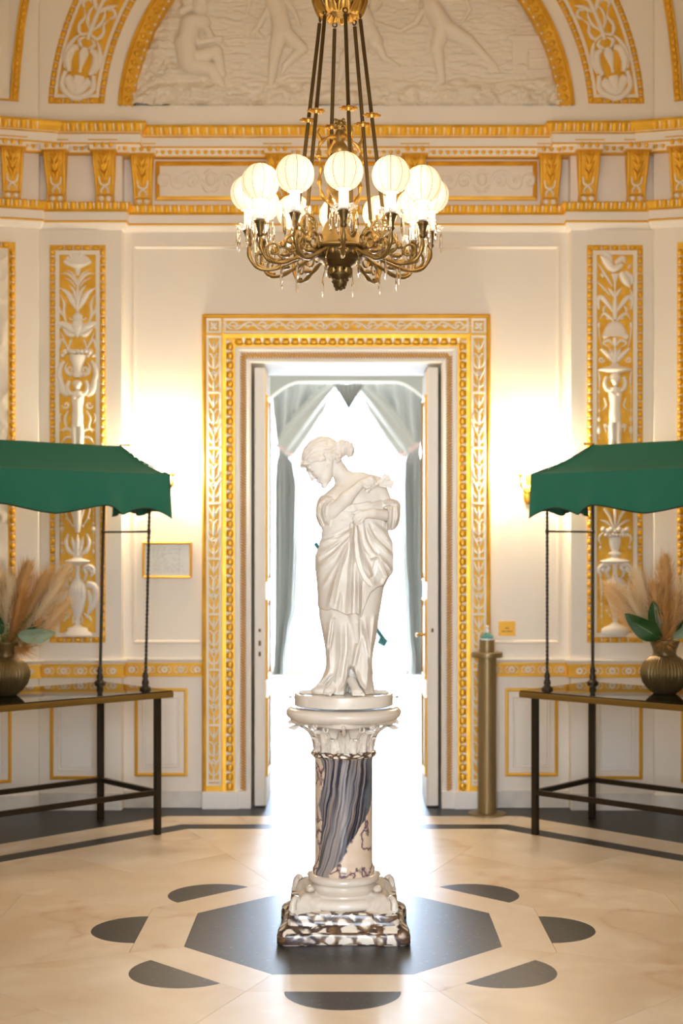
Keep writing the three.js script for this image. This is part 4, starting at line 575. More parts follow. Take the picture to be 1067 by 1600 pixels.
// ───────────── marble statue ─────────────
// surface nets over a distance field, skipping empty blocks; field units are photograph units (x right, y down, z toward the viewer)
function meshField(f, lo, hi, cell, margin = 4.5) {
  const n = [0, 1, 2].map((a) => Math.ceil((hi[a] - lo[a]) / cell) + 1), [nx, ny, nz] = n, B = 5, val = new Float32Array(nx * ny * nz).fill(9), ok = new Uint8Array(nx * ny * nz);
  const id = (i, j, k) => (k * ny + j) * nx + i, hd = B * cell * 0.87 * 1.2 + margin;
  for (let k = 0; k < nz; k += B) for (let j = 0; j < ny; j += B) for (let i = 0; i < nx; i += B) {
    const c = f(lo[0] + (i + B / 2) * cell, lo[1] + (j + B / 2) * cell, lo[2] + (k + B / 2) * cell); if (abs(c) > hd) { if (c < 0) for (let c2 = k; c2 <= min(nz - 1, k + B); c2++) for (let b = j; b <= min(ny - 1, j + B); b++) for (let a = i; a <= min(nx - 1, i + B); a++) { const q = id(a, b, c2); if (!ok[q]) val[q] = -9; } continue; }
    for (let c2 = k; c2 <= min(nz - 1, k + B); c2++) for (let b = j; b <= min(ny - 1, j + B); b++) for (let a = i; a <= min(nx - 1, i + B); a++) { const q = id(a, b, c2); if (!ok[q]) { ok[q] = 1; val[q] = f(lo[0] + a * cell, lo[1] + b * cell, lo[2] + c2 * cell); } }
  }
  const vid = new Int32Array(nx * ny * nz).fill(-1), P = [], I = [];
  const C = [[0, 0, 0], [1, 0, 0], [0, 1, 0], [1, 1, 0], [0, 0, 1], [1, 0, 1], [0, 1, 1], [1, 1, 1]], E = [[0, 1], [2, 3], [4, 5], [6, 7], [0, 2], [1, 3], [4, 6], [5, 7], [0, 4], [1, 5], [2, 6], [3, 7]], v = new Array(8);
  for (let k = 0; k < nz - 1; k++) for (let j = 0; j < ny - 1; j++) for (let i = 0; i < nx - 1; i++) {
    let m = 0; for (let q = 0; q < 8; q++) { v[q] = val[id(i + C[q][0], j + C[q][1], k + C[q][2])]; if (v[q] < 0) m |= 1 << q; } if (m === 0 || m === 255) continue;
    let x = 0, y = 0, z = 0, c = 0; for (const [a, b] of E) if ((v[a] < 0) !== (v[b] < 0)) { const t = v[a] / (v[a] - v[b]); x += lerp(C[a][0], C[b][0], t); y += lerp(C[a][1], C[b][1], t); z += lerp(C[a][2], C[b][2], t); c++; }
    vid[id(i, j, k)] = P.length / 3; P.push(lo[0] + (i + x / c) * cell, lo[1] + (j + y / c) * cell, lo[2] + (k + z / c) * cell);
  }
  const quad = (a, b, c, d, flip) => { if (a < 0 || b < 0 || c < 0 || d < 0) return; flip ? I.push(a, b, c, a, c, d) : I.push(a, c, b, a, d, c); };
  for (let k = 1; k < nz - 1; k++) for (let j = 1; j < ny - 1; j++) for (let i = 1; i < nx - 1; i++) {
    const s = val[id(i, j, k)] < 0;
    if (s !== (val[id(i + 1, j, k)] < 0)) quad(vid[id(i, j - 1, k - 1)], vid[id(i, j, k - 1)], vid[id(i, j, k)], vid[id(i, j - 1, k)], s);
    if (s !== (val[id(i, j + 1, k)] < 0)) quad(vid[id(i - 1, j, k - 1)], vid[id(i, j, k - 1)], vid[id(i, j, k)], vid[id(i - 1, j, k)], !s);
    if (s !== (val[id(i, j, k + 1)] < 0)) quad(vid[id(i - 1, j - 1, k)], vid[id(i, j - 1, k)], vid[id(i, j, k)], vid[id(i - 1, j, k)], s);
  }
  return { P, I };
}
const smin = (a, b, k) => { const h = max(k - abs(a - b), 0) / k; return min(a, b) - h * h * k * 0.25; }, smax = (a, b, k) => -smin(-a, -b, k);
const capsule = (x, y, z, a, b, r1, r2) => { const dx = b[0] - a[0], dy = b[1] - a[1], dz = b[2] - a[2], t = clamp(((x - a[0]) * dx + (y - a[1]) * dy + (z - a[2]) * dz) / (dx * dx + dy * dy + dz * dz + 1e-9)); const ex = x - a[0] - dx * t, ey = y - a[1] - dy * t, ez = z - a[2] - dz * t; return sqrt(ex * ex + ey * ey + ez * ez) - r1 - (r2 - r1) * t; };
const ellip = (x, y, z, c, r) => { const a = (x - c[0]) / r[0], b = (y - c[1]) / r[1], d = (z - c[2]) / r[2], q = sqrt(a * a + b * b + d * d); return (q - 1) * min(r[0], r[1], r[2]) * (q > 1 ? 1 : 1); };
function tabAt(tab, y) { if (y <= tab[0][0]) return tab[0]; for (let i = 0; i + 1 < tab.length; i++) if (y <= tab[i + 1][0]) { const t = (y - tab[i][0]) / (tab[i + 1][0] - tab[i][0]); return tab[i].map((a, k) => lerp(a, tab[i + 1][k], t)); } return tab[tab.length - 1]; }
function loft(tab, x, y, z) { if (!tab.lut) { const a = tab[0][0], n = Math.ceil((tab[tab.length - 1][0] - a) * 12) + 1; tab.lut = Array.from({ length: n }, (_, i) => tabAt(tab, a + i / 12)); } const [, l, r, rz, cz = 0] = tab.lut[clamp(Math.round((y - tab[0][0]) * 12), 0, tab.lut.length - 1)], cx = (l + r) / 2, rx = (r - l) / 2, a = (x - cx) / rx, b = (z - cz) / rz, q = sqrt(a * a + b * b); let d = (q - 1) * min(rx, rz); const y0 = tab[0][0], y1 = tab[tab.length - 1][0]; return max(d, y0 - y, y - y1); }
// carved folds: strokes [height, width, [x,y], [x,y], ...] on the front of the figure (positive = ridge, negative = groove)
function folds(list) {
  const S = list.map(([h, w, ...p]) => { const xs = p.map((q) => q[0]), ys = p.map((q) => q[1]); return { h, w, p, b: [min(...xs) - w, max(...xs) + w, min(...ys) - w, max(...ys) + w] }; });
  return (x, y) => { let t = 0; for (const { h, w, p, b } of S) { if (x < b[0] || x > b[1] || y < b[2] || y > b[3]) continue; let best = 1e9, along = 0, L = 0; for (let i = 0; i + 1 < p.length; i++) { const dx = p[i + 1][0] - p[i][0], dy = p[i + 1][1] - p[i][1], l = hypot(dx, dy), u = clamp(((x - p[i][0]) * dx + (y - p[i][1]) * dy) / (l * l)), ex = x - p[i][0] - dx * u, ey = y - p[i][1] - dy * u, d = sqrt(ex * ex + ey * ey); if (d < best) { best = d; along = L + u * l; } L += l; }
    if (best < w) { const e = min(1, 0.35 + along / (L * 0.25), 0.35 + (L - along) / (L * 0.25)), q = 1 - best / w; t += h * e * (h > 0 ? q * sqrt(q) : q * q * (3 - 2 * q)); } } return t; };
}
{
  const SK = 5.63 / FOCAL, st = thing('statue', 'white marble statue of a draped young woman with bowed head on the round pedestal', 'statue', [(537 - 541) * SK, 0.922, -5.63]);
  const build = (name, f, lo, hi, cell, parent = st) => { const { P, I } = meshField(f, lo, hi, cell); const g = new THREE.BufferGeometry(), Q = new Float32Array(P.length), U = new Float32Array(P.length / 3 * 2); for (let i = 0; i < P.length; i += 3) { Q[i] = (P[i] - 537) * SK; Q[i + 1] = (1082 - P[i + 1]) * SK; Q[i + 2] = P[i + 2] * SK; U[i / 3 * 2] = (Q[i] + Q[i + 2] * 0.7) * 2; U[i / 3 * 2 + 1] = Q[i + 1] * 2; } g.setAttribute('position', new THREE.BufferAttribute(Q, 3)); g.setAttribute('uv', new THREE.BufferAttribute(U, 2)); g.setIndex(I); g.computeVertexNormals(); return part(name, g, statueStone, parent); };

  // head frame: F forward (left and down), U up
  const HC = [501, 717, 4], F = [-0.66, 0.75], U = [-0.75, -0.66], HS = 1.1, YC = cos(0.24), YS = sin(0.24);
  const head = (x, y, z) => { const dx = (x - HC[0]) / HS, dy = (y - HC[1]) / HS, dz = (z - HC[2]) / HS, g = dx * F[0] + dy * F[1]; return [g * YC + dz * YS, dx * U[0] + dy * U[1], dz * YC - g * YS]; };
  const face = (x, y, z) => {
    const [f, u, w0] = head(x, y, z), w = abs(w0), far = sqrt(f * f + (u + 3) * (u + 3) + w * w) - 36; if (far > 9) return far * HS; let d = ellip(f, u, w, [-3, 3.5, 0], [25.5, 20, 18.5]);
    d = smin(d, ellip(f, u, w, [11, -8, 0], [16, 19, 15.5]), 7);                           // face
    d = smin(d, ellip(f, u, w, [17, -24, 0], [11, 8, 9]), 6);                          // jaw
    d = smin(d, ellip(f, u, w, [25.5, -28.8, 0], [4.8, 4.4, 5]), 3.5);                   // chin
    d = smin(d, capsule(f, u, w, [-2, -14, 12], [17, -24, 6.5], 4, 4.5), 5);               // jaw line
    d = smin(d, ellip(f, u, w, [18, -10, 8], [7, 7, 6.5]), 4);                             // cheek
    d = smin(d, capsule(f, u, w, [24, 2.5, 0.5], [24, 3, 9], 2.2, 1.6), 2.6);              // brow
    d = smax(d, -ellip(f, u, w, [27, -2.4, 7.2], [4.2, 2.8, 4.2]), 2.4);                   // eye hollow
    d = smin(d, ellip(f, u, w, [22.8, -2.6, 7], [2.6, 2.4, 3.9]), 0.9);                    // closed lid
    d = smin(d, capsule(f, u, w, [24.6, -4.2, 3.6], [22, -4.0, 10.2], 0.55, 0.5), 0.5);    // lash line
    d = smin(d, capsule(f, u, w, [25.5, 1, 0], [30.8, -10.6, 0], 1.7, 2.5), 2.2);          // nose
    d = smin(d, ellip(f, u, w, [28.2, -11.4, 2.2], [2.2, 1.6, 1.7]), 1.2);                 // nostril wing
    d = smin(d, ellip(f, u, w, [27.6, -17.4, 0], [2.2, 1.5, 4.4]), 1.0); d = smin(d, ellip(f, u, w, [27.2, -20.6, 0], [2.1, 1.6, 3.8]), 0.9);   // lips
    d = smax(d, -capsule(f, u, w, [29.6, -19, 0], [26, -19, 5], 0.5, 0.4), 0.8);
    d = smax(d, -ellip(f, u, w, [29, -24.2, 0], [2.4, 1.4, 4]), 1.6);
    const e1 = hypot(hypot((f + 6.5) * 1.0, (u + 6) * 0.66) - 3.1, w - 17.6) - 1.15, e2 = ellip(f, u, w, [-6, -6.4, 16.6], [2.8, 4.6, 1.5]); d = smin(d, smin(e1, e2, 0.8), 0.9);   // ear
    d = smin(d, ellip(f, u, w, [-4.4, -12.4, 17.2], [2, 2.2, 1.4]), 0.8);
    return d * HS; };
  const torso = [[738, 535, 568, 12, -2], [746, 529, 590, 16, -2], [756, 524, 598, 20, 0], [764, 516, 600, 23, 1], [774, 505, 600, 25, 2], [790, 505, 600, 27, 3], [812, 508, 598, 25, 2], [832, 508, 600, 25, 2]];
  const hand = (x, y, z, w, list, base) => { if (base > 16) return base; let d = base; for (const l of list) for (let i = 0; i + 2 < l.length; i++) d = smin(d, capsule(x, y, z, l[i], l[i + 1], l[l.length - 1] * (1 - i * 0.08), l[l.length - 1] * (0.92 - i * 0.08)), w); return d; };
  const skin = (x, y, z) => {
    if (y < 728 && x > 556) return max(728 - y, x - 556) + 3;
    let d = loft(torso, x, y, z); 
    d = smin(d, capsule(x, y, z, [526, 730, 2], [542, 756, -1], 12.5, 14), 6);              // neck
    d = smin(d, capsule(x, y, z, [545, 752, -4], [580, 757, -4], 11, 13), 9);                // far shoulder line
    d = smin(d, capsule(x, y, z, [546, 762, 2], [515, 785, 8], 10.5, 12), 6);                  // near shoulder
    d = smin(d, capsule(x, y, z, [528, 762, 14], [548, 768, 18], 1.8, 1.6), 4);              // collar bone
    d = smin(d, ellip(x, y, z, [556, 778, 20], [15, 12, 10]), 8);                            // breast
    if (y < 778 && x < 556) d = smin(d, face(x, y, z), 1.6);
    // near arm, folded up to the shoulder
    d = smin(d, capsule(x, y, z, [514, 785, 12], [518, 801, 26], 11.5, 10.5), 6);
    let a = capsule(x, y, z, [519, 801, 28], [541, 780, 38], 10.3, 10.2); a = smin(a, capsule(x, y, z, [541, 780, 38], [561, 760, 34], 10, 6.6), 5);
    a = smin(a, ellip(x, y, z, [569, 755, 31], [8.5, 6.5, 5.5]), 5);
    a = hand(x, y, z, 1.6, [[[572, 751, 32], [579, 747, 31], [585, 749, 25], 2.5], [[573, 754, 33], [581, 751.5, 32], [587, 753.5, 25], 2.6], [[573, 757, 32], [581, 756, 31], [586, 758, 24], 2.5], [[571, 760, 31], [578, 760.5, 30], [582.5, 762, 24], 2.2], [[565, 758, 35], [572, 763, 36], [579, 762.5, 33], 2.3]], a);
    d = smin(d, a, 3.2);
    // far arm: raised shoulder, elbow out, forearm back to the waist
    d = smin(d, capsule(x, y, z, [588, 757, -4], [607, 797, 4], 12.5, 11), 7);
    let b = capsule(x, y, z, [608, 806, 12], [582, 803, 36], 9.5, 7.2); b = smin(b, capsule(x, y, z, [582, 803, 36], [572, 804, 40], 7, 6), 4); b = smin(b, ellip(x, y, z, [566, 806, 42], [7.5, 6.2, 4.8]), 4);
    b = hand(x, y, z, 1.4, [[[563, 802, 44], [556, 806, 46], [552, 812, 44], 2.4], [[564, 805, 45], [557, 810, 47], [554, 817, 44], 2.5], [[566, 808, 45], [560, 814, 47], [557, 820, 43], 2.4], [[568, 810, 44], [563, 817, 45], [561, 822, 41], 2.1], [[563, 800, 41], [557, 800, 44], [552, 803, 44], 2.3]], b);
    d = smax(d, -capsule(x, y, z, [579, 766, 34], [586, 786, 30], 2.6, 3.4), 2);
    return smin(d, b, 2.5); };
  build('figure', skin, [468, 684, -30], [624, 836, 56], 0.92);

  // feet
  const foot = (x, y, z, ax, az, tx, tz, n = 5) => { let d = capsule(x, y, z, [ax, 1062, az], [lerp(ax, tx, 0.55), 1072, lerp(az, tz, 0.55)], 8, 6.5); d = smin(d, ellip(x, y, z, [lerp(ax, tx, 0.72), 1075, lerp(az, tz, 0.72)], [9, 5.5, 8]), 4); const l = hypot(tx - ax, tz - az), px = -(tz - az) / l, pz = (tx - ax) / l; for (let i = 0; i < n; i++) { const o = (i - (n - 1) / 2) * 3.7, k = i === 0 ? 1.25 : 1, sh = abs(i) * -1.1; const ex = tx + px * o + (tx - ax) / l * sh, ez = tz + pz * o + (tz - az) / l * sh; d = smin(d, capsule(x, y, z, [lerp(ax, ex, 0.7), 1076, lerp(az, ez, 0.7)], [ex, 1079.4, ez], 2.5 * k, 2.15 * k), 1.1); } return max(d, y - 1082); };
  build('foot', (x, y, z) => foot(x, y, z, 550, 28, 560, 62), [536, 1044, 12], [584, 1084, 76], 0.8);
  build('foot', (x, y, z) => foot(x, y, z, 528, 26, 510, 50), [494, 1044, 8], [542, 1084, 66], 0.8);

  // drapery
  const skirt = [[786, 503, 598, 28, 3], [800, 502, 600, 29, 3], [815, 503, 603, 30, 3], [828, 504, 606, 32, 3], [840, 503, 608, 34, 3], [855, 499, 610, 37, 3], [869, 493, 611, 39, 3], [890, 494, 610, 40, 3], [907, 496, 603, 40, 3], [920, 497, 599, 39, 3], [962, 499, 592, 36, 3], [1000, 506, 587, 34, 3], [1017, 509, 583, 33, 4], [1031, 510, 581, 33, 5], [1056, 508, 582, 35, 6], [1070, 503, 584, 37, 6], [1083, 497, 586, 39, 6]];
  const over = skirt.map(([y, l, r, z, c]) => [y, l - 1, r + 0.5, z + 4 + 9 * sstep(900, 962, y), c]);
  const FO = folds([
    [5, 8, [560, 820], [540, 832], [515, 842], [503, 848]], [4.5, 7, [556, 826], [530, 848], [505, 862]], [4, 7, [552, 832], [528, 860], [502, 884]], [3, 6, [545, 848], [520, 892], [506, 914]], [-4, 5, [554, 822], [526, 838], [505, 843]], [-3.5, 5, [552, 830], [526, 854], [502, 874]],
    [6, 7, [549, 838], [536, 868], [524, 906], [515, 944]], [-5, 6, [544, 868], [533, 908], [524, 950]], [-6, 7, [539, 886], [538, 920], [537, 958]], [4, 6, [551, 830], [549, 880], [547, 958]], [-3.5, 5, [554, 880], [553, 920], [552, 962]], [5, 7, [559, 890], [560, 920], [559, 964]], [-3, 4, [566, 908], [566, 940], [563, 962]],
    [-20, 4.6, [555.5, 824], [556, 845], [558, 868], [563, 888], [570, 902], [578, 912]], [8, 6, [561, 822], [563, 850], [568, 872], [576, 892], [583, 908]], [6, 5, [551, 826], [550, 850], [551, 876]],
    [6, 6, [566, 818], [570, 842], [580, 862], [588, 869]], [-5, 4.5, [570, 826], [576, 846], [588, 864]], [5, 6, [574, 822], [584, 842], [600, 856], [611, 868]], [-4, 5, [580, 828], [596, 846], [610, 858]], [4, 6, [582, 818], [598, 832], [609, 846]], [5, 6, [566, 856], [578, 872], [588, 868]], [4.5, 6, [590, 868], [602, 880], [611, 892]], [-4, 5, [588, 874], [584, 890], [578, 906]], [5, 6, [592, 872], [604, 900], [598, 912]], [4, 6, [566, 886], [576, 898], [584, 896]], [-4, 4, [590, 880], [602, 904]],
  ]);
  const FU = folds([
    [4, 8, [520, 962], [514, 1000], [516, 1040], [508, 1066]], [-4, 5, [521, 966], [518, 990], [514, 1016]], [4, 9, [532, 975], [533, 1020], [524, 1066]], [-3, 6, [541, 975], [541, 1010], [535, 1054]], [3, 5, [545, 975], [546, 1010], [538, 1056]],
    [5, 6, [558, 966], [560, 990], [558, 1006]], [-6, 6, [563, 972], [561, 996], [556, 1020], [552, 1040]], [5, 9, [570, 966], [574, 1000], [574, 1040], [572, 1070]], [-3, 5, [566, 984], [572, 1012], [578, 1040]], [3, 6, [584, 962], [580, 1000], [577, 1030]], [-12, 6, [549, 1040], [546, 1056], [542, 1078]], [-14, 7, [549, 1044], [553, 1062], [556, 1080]], [4, 5, [544, 1046], [538, 1062], [530, 1076]], [4, 6, [554, 1044], [562, 1064], [574, 1078]], [4, 6, [512, 1050], [500, 1064], [490, 1074]], [-3, 4, [520, 1052], [510, 1064], [506, 1070]],
  ]);
  const neck = [[480, 772], [505, 775], [525, 782], [545, 789], [560, 788], [580, 782], [620, 778]];
  const hem = [[480, 946], [512, 952], [518, 949], [530, 953], [540, 958], [547, 957], [556, 955], [564, 962], [567, 950], [578, 925], [590, 916], [620, 912]];
  const lut = (tab) => { const a = new Float32Array(400); for (let i = 0; i < 400; i++) a[i] = tabAt(tab, 450 + i * 0.5)[1]; return (x) => a[clamp(Math.round((x - 450) * 2), 0, 399)]; }, hemY = lut(hem), neckY = lut(neck);
  const back = (x, y, z) => { const a = Math.atan2(z, x - 548); return z < 4 ? 2.2 * sin(a * 13 + y * 0.01) * sstep(4, -12, z) * sstep(800, 860, y) : 0; };
  const drape = (x, y, z) => {
    const far = loft(skirt, x, y, z); if (far > 34 && y > 836) return far - 20; if (far < -26) return far + 8;
    const front = sstep(-14, 12, z), fo = 1.6 * FO(x, y) * front, fu = 1.9 * FU(x, y) * front, micro = 0;
    let d1 = loft(skirt, x, y, z) - fu - micro - back(x, y, z); 
    let d2 = loft(over, x, y, z) - fo - micro - back(x, y, z); const hy = hemY(x); d2 = smax(d2, y - hy, 1.4); d2 = smax(d2, -(y - neckY(x)), 2);
    d1 = max(d1, -(y - 800), y - 1081.5);
    // trailing corner of the over-skirt and the pulled-up end below the hand
    let d = smin(d1, d2, 0.6);
    d = smin(d, max(capsule(x, y, z, [552, 956, 38], [558, 1000, 34], 9, 3), z - 48), 3);
    d = smin(d, capsule(x, y, z, [564, 818, 41], [572, 862, 42], 3.8, 4.6), 3); d = smin(d, capsule(x, y, z, [550, 820, 40], [546, 856, 41], 3, 3.6), 3);
    d = smin(d, capsule(x, y, z, [604, 850, 8], [606, 892, 8], 8, 7), 8);
    // bodice folds across the breast
    const bod = folds_b(x, y) * front; let b = loft(bodT, x, y, z) - bod - micro; b = smax(b, -(y - neckY(x)), 3); d = smin(d, b, 2.5);
    // slipped sleeve of the near arm, open below the elbow
    let s1 = ellip(x, y, z, [508, 799, 14], [14.5, 27, 25]) - FS(x, y) * front - micro; s1 = smax(s1, -capsule(x, y, z, [528, 804, 42], [528, 824, 48], 11, 11), 2); s1 = smax(s1, -(y - 773 - (x - 505) * 0.1), 3); d = smin(d, s1, 3);
    // gathered sleeve of the far arm
    let s2 = smin(ellip(x, y, z, [611, 805, 12], [14, 24, 21]), capsule(x, y, z, [596, 785, 4], [616, 791, 10], 7, 9), 7) - FS(x, y) * front - micro; s2 = smax(s2, -capsule(x, y, z, [606, 806, 14], [584, 803, 38], 10.5, 9.5), 1.5); d = smin(d, s2, 2.5);
    d = smin(d, ellip(x, y, z, [499, 1077, 22], [13, 7, 14]), 9);                 // trailing hem on the base
    if (y > 1030 && z > 10) { const vy = (y - 1042), vw = vy * 0.42; d = smax(d, min(vw - abs(x - 550 - vy * 0.10), 9, z - 16), 1.5); d = smax(d, -ellip(x, y, z, [512, 1085, 52], [15, 17, 17]), 2); }
    return max(d, y - 1082); };
  const FS = folds([[3.2, 4, [499, 790], [496, 804], [503, 822]], [-2.4, 3, [503, 790], [500, 806], [506, 820]], [3, 4, [524, 780], [511, 786], [505, 798], [508, 814], [516, 822]], [-2.4, 3, [520, 784], [510, 792], [509, 806]], [2.8, 3.5, [526, 776], [510, 779], [499, 787]], [3.4, 4, [590, 786], [604, 783], [618, 786]], [3, 3.5, [600, 793], [599, 808], [599, 826]], [-3, 3, [604, 794], [604, 812], [603, 826]], [3.4, 4, [610, 790], [609, 808], [608, 825]], [-2.8, 3, [614, 794], [614, 812], [612, 824]], [3, 4, [619, 792], [620, 808], [616, 821]], [-2.6, 3, [592, 792], [606, 789], [618, 791]]]);
  const bodT = [[772, 506, 600, 27, 3], [786, 504, 600, 30, 3], [800, 504, 600, 31, 3], [822, 506, 602, 31, 3]];
  const folds_b = folds([[4, 5, [506, 782], [528, 784], [550, 794], [572, 790]], [4, 5, [520, 800], [545, 802], [566, 796], [596, 784]], [-4, 4, [508, 788], [530, 790], [552, 800], [580, 792]], [4, 4.5, [540, 808], [556, 800], [580, 798]], [-3, 4, [546, 796], [560, 792], [590, 782]], [4, 5, [530, 816], [552, 808]], [3.5, 4, [552, 788], [562, 800], [556, 806]]]);
  build('drapery', drape, [478, 768, -50], [632, 1086, 66], 1.0);

  // hair: waves over the skull, curls at brow and nape, knot behind
  const curls = []; for (let i = 0; i < 26; i++) { const t = i / 25, a = lerp(-0.25, 1.5, t); for (const s of [1, -1]) { const f = lerp(24, 2, t) + rr(-1.5, 1.5), u = lerp(10, -2, t * t) + rr(-2, 3) - (t > 0.6 ? 2 : 0), w = lerp(3, 18.5, sin(t * PI / 2)); curls.push([f, u, w * s, rr(2.6, 4.2)]); } } for (let i = 0; i < 16; i++) curls.push([rr(19, 25), rr(5, 17), rr(-12, 12), rr(2.4, 3.8)]);
  for (let i = 0; i < 44; i++) curls.push([rr(-22, -7), rr(-28, -8), (i % 3 ? 1 : -1) * rr(4, 15), rr(2.2, 3.6)]);
  const hair = (x, y, z) => {
    const [f, u, w] = head(x, y, z), aw = abs(w); let d = ellip(f, u, w, [-3.5, 5, 0], [28, 22, 20.5]);
    const ang = Math.atan2(w, u - 4), wave = 2.6 * (abs(sin(ang * 4 + f * 0.13 + sin(f * 0.3 + ang * 2) * 0.9)) - 0.6) + sin(ang * 19 + f * 0.45) * 0.6; d -= wave;
    d = smax(d, (f - 20) * 0.75 + (6.5 - u) * 0.75, 2); d = smax(d, (-u - 8) * 0.9 + (f + 3) * 0.9, 3); d = smax(d, -u - 15, 3); 
    d = smax(d, -ellip(f, u, aw, [-4, -7, 20], [6, 7, 7]), 2);
    if (d < 9) for (const [a, b, c, r] of curls) { if (abs(f - a) > 8 || abs(u - b) > 8 || abs(w - c) > 8) continue; const q = sqrt((f - a) * (f - a) + (u - b) * (u - b) + (w - c) * (w - c)); if (q < r + 4) d = smin(d, q - r - 0.45 * sin(q * 3 + Math.atan2(u - b, f - a) * 2), 1.1); }
    d = smin(d, ellip(f, u, w, [-13, -14, 0], [9, 13, 13]), 2);
    d *= HS;
    // knot
    const kx = x - 541, ky = y - 698; let k = ellip(x, y, z, [534, 699, 3], [6.8, 13, 10]); k = smin(k, ellip(x, y, z, [546, 703, 4], [7.5, 12, 10]), 0.8); k = smin(k, ellip(x, y, z, [541, 695, 4], [6, 7, 9]), 1.5); k -= 0.5 * sin(kx * 0.9 + ky * 0.25 + z * 0.3); d = smin(d, k, 1.6);
    d = smin(d, capsule(x, y, z, [518, 700, 2], [532, 706, 2], 13, 9), 4);
    return d; };
  build('hair', hair, [464, 680, -24], [560, 742, 32], 0.8);
  const q = (px, p, z) => [(px - 537) * SK, (1082 - p) * SK, z * SK];
  part('earring', ball(2.4 * SK, 0, 0, 0), statueStone, st, q(513, 728.6, 25));
  // bundle of feathered arrows gripped at the shoulder
  const arrowDir = (a, x0, y0, len, wd, zz) => { const g = rbox(len * SK, wd * SK, 1.6 * SK, len * SK / 2, 0, 0, 0.0008), m = part('arrow_feather', g, statueStone, st, q(x0, y0, zz), [0, 0, -a]); return m; };
  for (let i = 0; i < 6; i++) arrowDir(-0.95 + i * 0.155, 590 + i * 0.5, 757 - i * 0.4, 21 - abs(i - 2) * 0.8, 4.2, 16 + (i % 2) * 2.6 - i); for (let i = 0; i < 4; i++) arrowDir(-0.14 + i * 0.12, 592, 756 + i * 0.9, 24 - i * 1.2, 3.6, 22 + (i % 2) * 2);
  part('arrow_bundle', taperTube([q(572, 770, 26), q(584, 757, 24), q(594, 754, 19)], (t) => lerp(3.6, 4.6, t) * SK, 8, 10), statueStone, st);
  // round base with carved rim patches and side bolts
  part('base_disc', boxUV(lathe([[0, 0], [0.184, 0], [0.190, -0.002], [0.192, -0.007], [0.192, -0.043], [0.190, -0.046], [0, -0.046]], 64), 2), pedStone, st);
  for (const s of sides) { part('rough_patch', reliefField(0.10, 0.16, 26, 40, (x, y) => 0.0006 + 0.004 * fbm(x * 90 + 5 * s, y * 90, 3), (x, y) => hypot(x + s * 0.125, y) < 0.180 && s * x > -0.035), statueStone, st, [s * 0.125, 0.0003, 0.0], [-PI / 2, 0, 0]); part('side_bolt', [cyl(0.004, 0.004, 0.014, 0, 0, 0, 10).rotateZ(PI / 2), ball(0.0055, s * 0.009, 0, 0)], std('#b9b3a6', { metalness: 0.9, roughness: 0.25 }), st, [s * 0.197, -0.012, 0.05]); }
}

